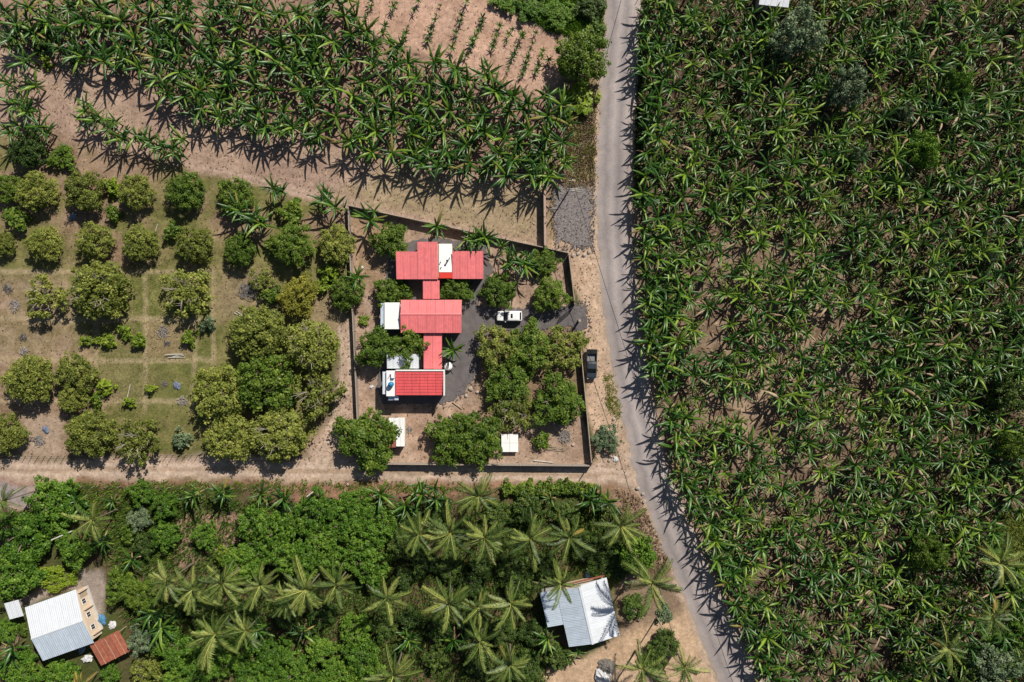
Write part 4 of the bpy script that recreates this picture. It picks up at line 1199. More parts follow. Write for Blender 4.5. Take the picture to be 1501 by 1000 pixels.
for s_ in (-1, 1):
    q = [(-1.6, s_ * .812, 1.06), (.75, s_ * .812, 1.06), (.30, s_ * .73, 1.5), (-1.5, s_ * .73, 1.5)]
    part_quad('side_window', car, q if s_ < 0 else q[::-1], 'carglass')
    mb = MB(); mb.box(.62, .82, min(s_ * .92, s_ * 1.08), max(s_ * .92, s_ * 1.08), .98, 1.12); mb.build('mirror', M['carwhite'], car)
    mb = MB(); mb.box(2.08, 2.2, min(s_ * .45, s_ * .74), max(s_ * .45, s_ * .74), .66, .78); mb.build('headlight', M['lamp'], car)
    mb = MB(); mb.box(-2.24, -2.12, min(s_ * .58, s_ * .84), max(s_ * .58, s_ * .84), .72, .92); mb.build('tail_light', M['redlamp'], car)
wheels(car, (-1.4, 1.42), .88)

tp = P(867.3, 534, .9)
trk = thing('parked_pickup', 'dark blue-grey pickup truck with open bed parked on the sandy verge', 'pickup', (tp.x, tp.y, 0), R(-90 - 1))
v, f = loft([(-.45, ring(.91, .38, 1.12)), (.6, ring(.92, .36, 1.12)), (1.5, ring(.92, .36, 1.10)), (2.25, ring(.90, .38, 1.02)), (2.62, ring(.76, .44, .82, .1))])
obj('body', mesh('body', v, f, M['cardark']), trk)
v, f = loft([(-.44, ring(.84, 1.10, 1.68, .05, .70)), (-.1, ring(.84, 1.10, 1.76, .05, .70)), (.75, ring(.84, 1.10, 1.75, .05, .70)), (1.5, ring(.80, 1.06, 1.13, .02, .76))])
obj('cabin', mesh('cabin', v, f, M['cardark']), trk)
bd = MB()
bd.box(-2.62, -.452, -.90, .90, .42, .62)
bd.box(-2.62, -.452, -.92, -.80, .622, 1.12); bd.box(-2.62, -.452, .80, .92, .622, 1.12); bd.box(-2.66, -2.56, -.798, .798, .622, 1.12); bd.box(-.54, -.452, -.798, .798, .622, 1.12)
bd.build('bed', M['cardark'], trk)
mb = MB(); mb.box(-2.55, -.55, -.79, .79, .623, .65); mb.build('bed_floor', M['bedliner'], trk)
mb = MB(); mb.box(-2.60, -1.85, -.86, .86, 1.13, 1.17); mb.build('bed_cover', M['black'], trk)
part_quad('windshield', trk, [(1.46, -.72, 1.20), (1.46, .72, 1.20), (.78, .64, 1.80), (.78, -.64, 1.80)], 'carglass')
part_quad('rear_window', trk, [(-.45, .62, 1.25), (-.45, -.62, 1.25), (-.452, -.58, 1.6), (-.452, .58, 1.6)], 'carglass')
for s_ in (-1, 1):
    q = [(-.35, s_ * .85, 1.18), (1.2, s_ * .85, 1.18), (.72, s_ * .76, 1.64), (-.3, s_ * .76, 1.64)]
    part_quad('side_window', trk, q if s_ < 0 else q[::-1], 'carglass')
    mb = MB(); mb.box(1.0, 1.2, min(s_ * .94, s_ * 1.12), max(s_ * .94, s_ * 1.12), 1.12, 1.3); mb.build('mirror', M['cardark'], trk)
    mb = MB(); mb.box(2.45, 2.6, min(s_ * .5, s_ * .76), max(s_ * .5, s_ * .76), .72, .86); mb.build('headlight', M['lamp'], trk)
    mb = MB(); mb.box(-2.665, -2.60, min(s_ * .8, s_ * .9), max(s_ * .8, s_ * .9), .7, 1.0); mb.build('tail_light', M['redlamp'], trk)
wheels(trk, (-1.65, 1.65), .90, .38)

# ---------------------------------------------------------------- orchard
rows = [
 ('northern orchard row', 'orchard', [(50, 279, 30), (121, 279, 30), (197, 281, 29), (269, 279, 28), (343, 286, 27)]),
 ('second orchard row', 'orchard', [(2, 357, 18), (62, 357, 27), (136, 353, 27), (203, 357, 28), (283, 358, 30), (349, 366, 25), (429, 358, 33), (493, 358, 30)]),
]
for nm, st, tl in rows:
    for i, (x, y, r_) in enumerate(tl):
        st2 = 'orchard_green' if (nm[0] == 'n' and i in (3, 4)) or (nm[0] == 's' and i in (5, 6)) else st
        tree(x, y, r_, st2, f'round clipped orchard tree, {ordn(i)} from the left in the {nm}', name='orchard_tree', group='trees of the orchard')
def OT(x, y, r_, st, lab, **k): tree(x, y, r_, st, lab, name='orchard_tree', group='trees of the orchard', **k)
OT(63, 438, 31, 'sparse', 'thinned orchard tree with pale bare limbs beside the broad-crowned one', grey=True)
OT(143, 424, 47, 'orchard', 'broadest orchard tree with bare limbs showing at its centre', grey=True, sy=1.05)
OT(272, 430, 37, 'sparse', 'thinned orchard tree with dry branches standing alone on the grass', grey=True)
OT(384, 410, 18, 'sparse', 'ragged low orchard tree next to the dark ash patch', grey=True)
OT(436, 434, 28, 'yellow', 'yellowish orchard tree right of the dark ash patch', sy=1.2)
OT(507, 430, 27, 'orchard_green', 'dark green orchard tree against the west yard wall')
OT(38, 556, 39, 'orchard', 'large leafy orchard tree at the far left below the bare ground')
OT(107, 549, 31, 'orchard', 'orchard tree joined to the right of the large far-left tree')
OT(104, 585, 22, 'orchard', 'low orchard tree below the joined pair on the left')
OT(6, 636, 30, 'orchard', 'orchard tree cut by the left edge above the lane')
OT(130, 637, 38, 'orchard', 'big round orchard tree on the edge of the lane, left of two')
OT(201, 649, 33, 'sparse', 'ragged two-lobed orchard tree by the lane with bare top', grey=True)
OT(377, 489, 43, 'orchard', 'topmost tree of the dense orchard clump')
OT(455, 506, 43, 'orchard', 'orchard tree at the upper right of the dense clump', grey=True)
OT(320, 577, 42, 'orchard', 'leftmost tree of the dense orchard clump')
OT(388, 560, 49, 'orchard_green', 'greenest and largest tree in the middle of the dense orchard clump')
OT(461, 578, 37, 'sparse', 'thin dry tree at the right side of the dense orchard clump', grey=True)
OT(335, 642, 38, 'orchard', 'lower left tree of the dense clump, overhanging the lane')
OT(406, 637, 42, 'orchard', 'lower right tree of the dense clump, overhanging the lane', grey=True)
OT(38, 218, 29, 'dark', 'dark green tree above the left end of the northern orchard row', h=4.4)
OT(8, 275, 22, 'orchard_green', 'bushy tree at the left edge beside the northern orchard row')
OT(90, 232, 17, 'bush', 'small leafy bush right of the dark tree above the orchard', h=2.2)
bl = [(123, 500, 8), (141, 499, 6), (157, 501, 9), (180, 487, 10), (201, 500, 10)]
for i, (x, y, r_) in enumerate(bl): tree(x, y, r_, 'bush_yellow', f'small yellow-green bush, {ordn(i)} from the left in a row on the orchard grass', name='bush', cat='bush', group='small bushes on the orchard grass')
for (x, y, r_, st, lab) in [(274, 497, 11, 'bush_yellow', 'small yellow-green bush beside the pile of sticks'), (303, 475, 11, 'bush_grey', 'pale grey-green bush below the tree with dry branches'),
    (150, 568, 11, 'bush_yellow', 'small bush right of the joined orchard trees'), (140, 587, 11, 'bush', 'dark green bush touching the low orchard tree'), (218, 570, 7, 'bush_yellow', 'tiny bush alone on the middle orchard grass'),
    (187, 590, 8, 'bush_yellow', 'yellow bush beside a pale stake above the ragged tree'), (262, 645, 13, 'bush_grey', 'greyish weed clump by the lane between orchard trees'), (250, 338, 12, 'bush', 'small shrub between two trees of the second orchard row'),
    (163, 312, 10, 'bush', 'small shrub between the two orchard rows'), (161, 272, 14, 'bush_yellow', 'slim bush between the second and third trees of the northern row'), (425, 310, 16, 'bush', 'small leafy shrub between two banana clumps above the orchard'),
    (400, 362, 14, 'bush', 'shrub left of the big tree in the second orchard row'), (481, 400, 13, 'bush_yellow', 'light green shrub between second-row trees near the wall'), (470, 420, 10, 'bush_yellow', 'small light shrub left of the dark tree by the wall'),
    (396, 432, 13, 'bush', 'green shrub at the right side of the dark ash patch'), (20, 320, 16, 'bush', 'straggly shrub below the first tree of the northern row'), (66, 90, 9, 'bush_yellow', 'small yellow-green bush beside a banana plant at the upper left'),
    (60, 55, 20, 'bush_dark', 'dark bush among the bananas at the upper left')]:
    tree(x, y, r_, st, lab, name='bush', cat='bush', group='bushes in and above the orchard')

# brush piles, ash, sticks
def twig_pile(px, py, rpx, label, mat='twig', n=34, name='brush_pile', cat='brush pile'):
    p = P(px, py); r_ = random.Random(int(px * 7 + py)); t = thing(name, label, cat, (p.x, p.y, 0), 0, 'brush piles on the orchard floor')
    mb = MB(); rr = rpx / S
    for i in range(n):
        a = r_.uniform(0, 6.28); d_ = rr * math.sqrt(r_.random()) * .8; l_ = rr * r_.uniform(.3, .8); b = r_.uniform(0, 6.28)
        c = Vector((d_ * math.cos(a), d_ * math.sin(a), r_.uniform(.0, .3))); e = Vector((math.cos(b), math.sin(b), r_.uniform(-.1, .35))) * l_ / 2
        mb.tube(c - e, c + e, .045, .02, 4)
    mb.build('twigs', M[mat], t)
    hb_ = MB(); nn = 14
    v = [(0, 0, .12)]
    for i in range(nn):
        q = rr * r_.uniform(.5, .75); v.append((q * math.cos(i * 6.2832 / nn), q * math.sin(i * 6.2832 / nn), -.06))
    hb_.add(v, [(0, 1 + i, 1 + (i + 1) % nn) for i in range(nn)]); hb_.build('ash_heap', M['ash'], t)
twig_pile(239, 487, 12, 'grey brush pile on bare soil beside the yellow-green bush')
twig_pile(36, 515, 9, 'small grey brush pile on the bare ground at the left')
twig_pile(35, 494, 7, 'dark burnt spot above the small brush pile at the left', 'ash')
twig_pile(57, 646, 12, 'grey twig pile on the pale patch near the lane')
twig_pile(268, 589, 9, 'pale twig pile left of the dense orchard clump')
twig_pile(22, 447, 11, 'grey brush pile left of the thinned orchard tree')
twig_pile(11, 423, 9, 'round burnt spot at the left edge of the orchard', 'ash')
twig_pile(364, 427, 17, 'dark patch of ash and twigs between orchard trees', 'ash', 50)
twig_pile(241, 563, 6, 'small round dark pile on the middle grass', 'ash', 18)
twig_pile(245, 503, 6, 'dark ash spot just below the grey brush pile', 'ash', 16)
twig_pile(827, 640, 14, 'grey brush pile in the south-east corner of the yard', 'twig', 40)
twig_pile(600, 630, 7, 'small grey twig heap right of the white shed', 'twig', 20)
def sticks(px, py, L_, ang, n, label, mat='palewood', r0=.06):
    p = P(px, py); r_ = random.Random(int(px + py * 3)); t = thing('stick_pile' if n > 1 else 'log', label, 'sticks' if n > 1 else 'log', (p.x, p.y, 0))
    for i in range(n):
        a = R(ang + r_.uniform(-14, 14)); o_ = (i - n / 2) * .16
        mb = MB(); e = Vector((math.cos(a), math.sin(a), 0)) * L_ / 2 * r_.uniform(.7, 1); c = Vector((r_.uniform(-.3, .3), o_, .06 + .03 * i))
        mb.tube(c - e, c + e, r0, r0 * .7, 6); mb.build('stick' if n > 1 else 'trunk', M[mat], t)
sticks(258, 521, 3.4, 6, 5, 'pale sticks laid together on the orchard grass')
sticks(351, 460, 2.0, -25, 2, 'two pale sticks near the topmost clump tree')
sticks(231, 334, 1.9, 80, 1, 'pale log standing on edge between orchard rows')
sticks(190, 572, 2.4, 85, 1, 'pale stake above the yellow bush by the ragged tree')
sticks(541, 262, 4.4, 75, 1, 'long pale pole lying on the bare field', r0=.05)
sticks(122, 140, 3.4, 82, 1, 'pale pole lying on bare soil at the upper left', r0=.05)
sticks(148, 152, 2.4, 65, 1, 'short pole on bare soil at the upper left', r0=.05)
sticks(310, 252, 2.2, 70, 2, 'two thin sticks at the edge of the bare strip', 'wood')
sticks(672, 594, 2.4, -28, 1, 'brown log lying on the yard soil by the driveway', 'wood', .09)
sticks(815, 656, 4.2, -10, 6, 'heap of brown branches in the south-east of the yard', 'wood', .05)
sticks(795, 676, 4.8, 0, 1, 'pale beam lying along the inside of the lane wall', r0=.1)
def sack(px, py, s_, mat, label):
    p = P(px, py); r_ = random.Random(int(px)); mb = MB()
    prof = [(.1, 0), (.5, .05), (.55, .25), (.35, .45), (.05, .52)]
    n = 12; v = []
    for (r0, z) in prof:
        for i in range(n):
            q = r0 * s_ * r_.uniform(.5, 1.25); v.append((q * 1.3 * math.cos(i * 6.2832 / n), q * math.sin(i * 6.2832 / n), z * s_ * .6 + r_.uniform(-.05, .05) * s_))
    f = [(j * n + i, j * n + (i + 1) % n, (j + 1) * n + (i + 1) % n, (j + 1) * n + i) for j in range(4) for i in range(n)] + [tuple(range(4 * n, 5 * n))]
    o = obj('plastic_sack', mesh('plastic_sack', v, f, M[mat]), None, (p.x, p.y, -.05), (0, 0, r_.uniform(0, 3))); tag(o, label, 'sack')
sack(107, 318, 1.1, 'bluegrey', 'blue-grey sack in the shade under a northern-row tree')
sack(67, 629, 1.0, 'bluegrey', 'blue sack on the pale patch above the twig pile')
sack(260, 565, 1.2, 'bluegrey', 'blue-grey plastic heap on the middle orchard grass')
sack(885, 991, 2.6, 'tarp', 'white tarpaulin heap at the bottom beside the gravel heap')
sack(868, 842, 1.8, 'bluetarp', 'blue plastic cover behind the white-roofed house')
sack(150, 908, 1.5, 'bluetarp', 'blue junk heap beside the porch of the cream house')
sack(164, 916, 1.2, 'tarp', 'white junk heap above the rusty shed')
sack(128, 966, 1.4, 'tarp', 'white sacks behind the cream house, left of the rusty shed')
sack(120, 953, 1.1, 'bluegrey', 'blue-grey sacks against the rear wall of the cream house')
sack(531, 392, .5, 'tarp', 'small white bag at the inner side of the west wall')
sack(545, 567, .55, 'tarp', 'small white bucket-like bag left of the southern house')
sack(902, 673, .8, 'tarp', 'white rubbish bag by the shrub at the lane corner')
sticks(845, 278, 3.0, 4, 4, 'pale boards lying along the top of the grey gravel plot')
# round white parasol-like tank beside the walkway
tk = P(657, 537, .8)
ws = thing('water_tank', 'round white tank beside the long covered walkway', 'water tank', (tk.x, tk.y, 0))
mb = MB(); mb.lathe([(.75, -.05), (.78, .5), (.76, .9), (.55, 1.1), (.2, 1.2)], n=20); mb.build('tank_body', M['white'], ws, smooth=True)
mb = MB(); mb.lathe([(.19, 1.2), (.2, 1.26), (.1, 1.29)], n=12); mb.build('lid', M['white'], ws)
hp = P(889, 978)
r_ = np.random.default_rng(3); n = 26; vv = [(0, 0, 1.0)]; ff = []
for j in range(1, 9):
    for i in range(n):
        q = 1.7 * j / 8 * (1 + .1 * r_.normal()); vv.append((q * math.cos(i * 6.2832 / n), q * .9 * math.sin(i * 6.2832 / n), 1.0 * (1 - (j / 8) ** 1.4) - .08 + .07 * r_.normal()))
ff = [(0, 1 + i, 1 + (i + 1) % n) for i in range(n)] + [(1 + (j - 1) * n + i, 1 + j * n + i, 1 + j * n + (i + 1) % n, 1 + (j - 1) * n + (i + 1) % n) for j in range(1, 8) for i in range(n)]
o = obj('gravel_heap', mesh('gravel_heap', vv, ff, M['stone']), None, (hp.x, hp.y, 0)); tag(o, 'grey heap of gravel beside the sandy track at the bottom', 'gravel heap')

# ---------------------------------------------------------------- trees of the yard and verge
def YT(x, y, r_, st, lab, **k): tree(x, y, r_, st, lab, name='yard_tree', group='trees of the walled yard', **k)
YT(571.5, 353, 29, 'yard', 'round tree left of the northern house inside the north wall')
YT(569, 428, 22, 'yard', 'bright tree between the northern house and the white annex', h=3.6)
YT(592, 428, 11, 'bush', 'small bright tree top right of the annex tree', h=3.0)
YT(668, 425, 23, 'yard', 'bright tree right of the short covered walkway', h=3.6)
YT(731, 426, 27, 'yard', 'round tree on the north side of the driveway, left of two')
YT(807, 432, 28, 'yard', 'round tree beside the gate, north of the driveway')
YT(554, 510, 31, 'yard', 'left half of the big bright tree west of the long walkway', h=5.0)
YT(598, 507, 31, 'yard', 'right half of the big bright tree overhanging the metal roof', h=5.0)
YT(729, 508, 34, 'yard_sparse', 'upper left tree of the yard grove below the white car', h=4.4)
YT(776, 508, 35, 'yard', 'upper middle tree of the yard grove', h=4.4)
YT(826, 513, 31, 'yard_sparse', 'upper right tree of the yard grove beside the pickup', h=4.2, sy=1.25)
YT(745, 562, 37, 'yard', 'middle left tree of the yard grove', h=4.2)
YT(752, 600, 31, 'yard_sparse', 'pale thin tree at the lower left of the yard grove', h=3.6, grey=True)
YT(818, 590, 41, 'yard', 'broad tree at the lower right of the yard grove', h=4.8)
YT(538, 646, 44, 'yard', 'big tree in the south-west corner of the yard', h=5.2)
YT(660, 646, 33, 'yard', 'left half of the big twin tree at the south wall', h=4.6, sy=1.2)
YT(703, 643, 32, 'yard', 'right half of the big twin tree at the south wall', h=4.8, sy=1.25)
YT(792, 647, 13, 'bush', 'small round bush right of the white cistern', h=1.8)
YT(797, 385, 21, 'yard', 'leafy shrub in the north-east corner of the yard', h=3.0)
YT(889, 644, 20, 'greygreen', 'grey-green shrub outside the south-east corner of the yard', h=2.4)
YT(533, 470, 8, 'bush_yellow', 'tiny shrub at the inner side of the west wall', h=1.0)
def VT(x, y, r_, st, lab, **k): tree(x, y, r_, st, lab, name=k.pop('nm', 'tree'), group='trees along the road verge', **k)
VT(854, 82, 40, 'orchard_green', 'largest tree beside the road next to the ploughed field', h=7.0)
VT(847, 145, 24, 'bush_yellow', 'yellow-green shrub between the largest roadside tree and the dry verge', h=2.2)
VT(870, 45, 17, 'bush', 'leafy shrub at the roadside above the largest tree', h=2.5)
VT(820, 20, 22, 'vivid', 'green thicket bush in the grass at the top', h=2.0)
VT(865, 8, 22, 'dark', 'dark bush at the roadside on the top edge', h=2.6)
VT(780, 6, 26, 'vivid', 'bright bush at the top edge beside the ploughed field', h=1.8)
VT(745, -6, 22, 'vivid', 'bright bush cut by the top edge above the ploughed field', h=1.6)

# ---------------------------------------------------------------- trees south of the lane
def LT(x, y, r_, st, lab, **k): tree(x, y, r_, st, lab, name='tree', group='trees south of the lane', **k)
LT(76, 740, 35, 'vivid', 'round bright tree at the lane corner on the left', h=5.0, sy=1.15)
LT(32, 790, 42, 'vivid', 'bright tree left of the pale leaning post', h=5.0)
LT(20, 842, 40, 'vivid', 'bright tree at the left edge above the cream house', h=5.0)
LT(108, 806, 26, 'vivid', 'bright round tree right of the pale leaning post', h=4.4)
LT(82, 850, 20, 'hedge', 'low lime-green shrub above the roof of the cream house', h=1.6, sx=1.5, sy=.8, rz=0)
LT(205, 724, 19, 'vivid', 'small round tree south of the lane among bananas, upper left of three', h=3.4)
LT(241, 741, 20, 'vivid', 'small round tree south of the lane among bananas, middle of three', h=3.4)
LT(240, 787, 21, 'vivid', 'small round tree left of the bare brown patch', h=3.4)
LT(298, 787, 19, 'vivid', 'small round tree standing alone in the bare brown patch', h=3.2)
LT(186, 783, 13, 'bush', 'small bush in the tangle of the lower left garden', h=2.0)
LT(203, 762, 17, 'greygreen', 'grey-green small tree in the lower left garden', h=2.6)
LT(212, 800, 18, 'dark', 'dark small tree in the lower left garden', h=2.6)
LT(176, 862, 26, 'yard', 'leafy tree right of the cream house courtyard', h=4.0)
LT(210, 880, 24, 'yard', 'leafy tree below the courtyard tree', h=3.6)
LT(205, 941, 20, 'greygreen', 'grey-green feathery tree right of the rusty shed', h=3.4)
LT(212, 985, 26, 'yard_sparse', 'pale green tree at the bottom below the feathery tree', h=3.8)
LT(160, 990, 15, 'vivid', 'bright bush at the bottom under the rusty shed', h=2.4)
LT(85, 992, 26, 'vivid', 'bright tree at the bottom below the cream house', h=3.0)
LT(26, 985, 34, 'vivid', 'bright tree in the bottom left corner', h=3.4)
LT(5, 925, 18, 'vivid', 'bright bush at the left edge beside the cream house', h=2.4)
LT(28, 925, 9, 'bush', 'small bush under the lean-to of the cream house', h=1.4)
LT(774, 747, 24, 'dark', 'dark round tree below the hedge by the lane', h=4.2)
LT(934, 816, 29, 'vivid', 'dense green tree between palms beside the road', h=7.5)
LT(975, 945, 20, 'dark', 'dark shrub beside the sandy track near the road', h=2.4)
LT(908, 812, 20, 'dark', 'dark shrub left of the dense tree by the road', h=2.6)
LT(905, 838, 15, 'dark', 'dark shrub behind the east eave of the white-roofed house', h=2.0)
LT(930, 890, 17, 'bush_dark', 'dark shrub under the palm between the white-roofed house and the road', h=1.8)
LT(975, 900, 12, 'bush_grey', 'low grey-green shrub at the road end of the sandy track', h=1.2)
LT(960, 965, 20, 'dark', 'dark shrub between the two bottom palms', h=2.2)
LT(330, 815, 18, 'bush', 'green shrub below the bare brown patch', h=2.2)
thick = [(372, 768), (405, 780), (440, 765), (472, 790), (505, 768), (540, 785), (378, 805), (415, 815), (452, 820), (490, 822), (528, 815), (556, 765), (545, 835), (352, 830), (520, 745), (462, 748)]
for i, (x, y) in enumerate(thick):
    tree(x, y, random.uniform(25, 31), 'vivid', 'bright green tree in the dense thicket between the lane and the palms', h=random.uniform(3.6, 5.0), name='tree', group='trees of the dense thicket below the lane')
thick2 = [(255, 955), (290, 985), (330, 965), (365, 990), (400, 962), (435, 985), (470, 958), (500, 990), (530, 965), (262, 1000), (305, 945), (350, 945), (480, 1005), (395, 1008), (545, 995), (520, 925)]
for i, (x, y) in enumerate(thick2):
    tree(x, y, random.uniform(24, 30), 'vivid', 'bright green tree in the dense thicket along the bottom edge', h=random.uniform(3.0, 4.4), name='tree', group='trees of the thicket at the bottom')
dk = [(590, 800), (620, 825), (660, 832), (705, 835), (750, 835), (800, 830), (860, 800), (880, 830), (590, 850), (640, 925), (690, 915), (735, 930), (780, 930), (600, 910), (640, 965), (700, 975), (770, 980), (420, 900), (360, 905), (300, 900), (240, 905), (265, 885), (470, 900), (560, 920), (820, 965), (760, 860), (690, 860), (590, 760), (640, 755), (730, 755), (830, 755)]
for i, (x, y) in enumerate(dk):
    tree(x, y, random.uniform(17, 25), 'dark', 'dark understorey tree in the shade of the coconut palms', h=random.uniform(2.2, 3.4), name='tree', group='understorey trees beneath the palms')
hdg = [(745 + i * 15, 716 + (i % 2) * 2) for i in range(9)]
for i, (x, y) in enumerate(hdg):
    tree(x, y, 11.5, 'bush', f'{ordn(i)} bush from the left in the bright hedge along the lane', h=1.7, name='hedge_bush', cat='bush', group='hedge bushes along the lane')

# palms
up = [(614, 783), (660, 780), (710, 788), (777, 790), (835, 787)]
for i, (x, y) in enumerate(up): palm(x, y, f'coconut palm, {ordn(i)} from the left in the upper palm row below the lane', 8.5, .95, seed=i)
wr = [(245, 852), (283, 864), (326, 853), (382, 858), (449, 864), (493, 857)]
for i, (x, y) in enumerate(wr): palm(x, y, f'coconut palm, {ordn(i)} from the left in the long row above the bottom thicket', 9.0, .95, seed=20 + i)
for i, (x, y, h_, s_, lab) in enumerate([
    (567, 876, 8.0, .95, 'coconut palm standing right of the long palm row, with a yellow frond'), (657, 884, 8.5, .95, 'coconut palm in the lower middle beside the dark gap'), (702, 890, 6.5, .8, 'smaller coconut palm right of the lower middle palm'),
    (749, 885, 8.0, .95, 'coconut palm just left of the white-roofed house'), (577, 990, 8.5, 1.0, 'coconut palm cut by the bottom edge, left of centre'), (747, 975, 8.0, 1.0, 'coconut palm at the bottom left of the sandy yard'),
    (704, 940, 6.5, .85, 'coconut palm in the lower middle above the bottom palm'), (702, 727, 8.0, .9, 'coconut palm standing alone at the edge of the lane'), (822, 856, 8.5, .8, 'coconut palm overhanging the corner of the white roof'),
    (910, 771, 7.5, .9, 'coconut palm near the lane mouth beside the road'), (955, 855, 11.0, 1.0, 'coconut palm between the white-roofed house and the road'), (941, 980, 6.5, .95, 'coconut palm at the bottom beside the gravel heap'),
    (1003, 978, 6.5, .95, 'coconut palm at the bottom next to the road'), (136, 762, 7.5, .8, 'coconut palm among the round trees at the lower left'), (316, 929, 8.0, .9, 'coconut palm below the long palm row at the left'),
    (360, 925, 7.5, .8, 'coconut palm right of the one below the long row'), (4, 735, 8.0, .7, 'coconut palm frond crown cut by the left edge below the lane'), (118, 1006, 5.0, .7, 'yellowing palm cut by the bottom edge below the cream house'),
    (420, 880, 8.0, .75, 'shorter coconut palm tucked inside the long palm row')]):
    palm(x, y, lab, h_, s_, seed=50 + i, dry=(9 if 'yellowing' in lab else 1))
for i, (x, y, lab) in enumerate([(1466, 826, 'coconut palm in the lower right, uppermost of three'), (1453, 904, 'coconut palm in the lower right, middle of three'), (1388, 950, 'coconut palm in the lower right, lowest of three')]):
    palm(x, y, lab, 9.0, .95, 'coconut palms in the lower right corner', 90 + i, dry=2)
# trees inside the east plantation
def ET(x, y, r_, st, lab, **k): tree(x, y, r_, st, lab, name='tree', group='trees among the plantation', **k)
ET(1172, 45, 37, 'greygreen', 'grey-green tree rising from the plantation below the metal hut', h=9.5)
ET(1244, 125, 30, 'greygreen', 'pale grey-green tree in the upper plantation', h=8.0)
ET(1356, 221, 24, 'green_dense' if 'green_dense' in CR else 'vivid', 'small bright green round tree in the upper right plantation', h=7.5)
ET(1325, 165, 13, 'greygreen', 'small grey-green treetop between the two upper plantation trees', h=5.0)
ET(1408, 122, 22, 'vivid', 'bright shrub tree near the upper right of the plantation', h=6.5)
ET(1364, 812, 29, 'olive_dense' if 'olive_dense' in CR else 'orchard_green', 'mossy green tree in the lower right plantation', h=8.0)
ET(1485, 575, 28, 'dark', 'dark tree at the right edge of the plantation', h=7.0)
ET(1485, 655, 22, 'orchard_green', 'green tree at the right edge below the dark one', h=7.5)
ET(1460, 980, 36, 'greygreen', 'large pale green tree in the bottom right corner', h=7.0)
ET(1500, 925, 26, 'vivid', 'leafy tree at the right edge above the bottom corner tree', h=5.0)
ET(1420, 990, 24, 'dark', 'dark tree at the bottom left of the large pale corner tree', h=5.0)
ET(1340, 985, 22, 'dark', 'dark bush at the bottom edge of the plantation', h=3.4)
ET(1495, 860, 22, 'dark', 'dark tree beside the uppermost lower right palm', h=4.5)
ET(1452, 380, 10, 'greygreen', 'tiny grey-green treetop near the right edge', h=5.0)
ET(1258, 228, 14, 'greygreen', 'small grey-green treetop below the pale plantation tree', h=4.8)

# ---------------------------------------------------------------- banana plants
def pip(x, y, poly):
    c = False; n = len(poly)
    for i in range(n):
        (x0, y0), (x1, y1) = poly[i], poly[(i + 1) % n]
        if (y0 > y) != (y1 > y) and x < (x1 - x0) * (y - y0) / (y1 - y0) + x0: c = not c
    return c
def scatter(poly, dmin, tries, seed, avoid=()):
    r_ = random.Random(seed); x0 = min(p[0] for p in poly); x1 = max(p[0] for p in poly); y0 = min(p[1] for p in poly); y1 = max(p[1] for p in poly)
    grid = {}; out = []
    for _ in range(tries):
        x, y = r_.uniform(x0, x1), r_.uniform(y0, y1)
        if not pip(x, y, poly): continue
        if any((x - a) ** 2 + (y - b) ** 2 < c * c for a, b, c in avoid): continue
        g_ = (int(x // dmin), int(y // dmin)); ok = True
        for i in (-1, 0, 1):
            for j in (-1, 0, 1):
                for (a, b) in grid.get((g_[0] + i, g_[1] + j), ()):
                    if (a - x) ** 2 + (b - y) ** 2 < dmin * dmin: ok = False
        if ok: grid.setdefault(g_, []).append((x, y)); out.append((x, y))
    return out
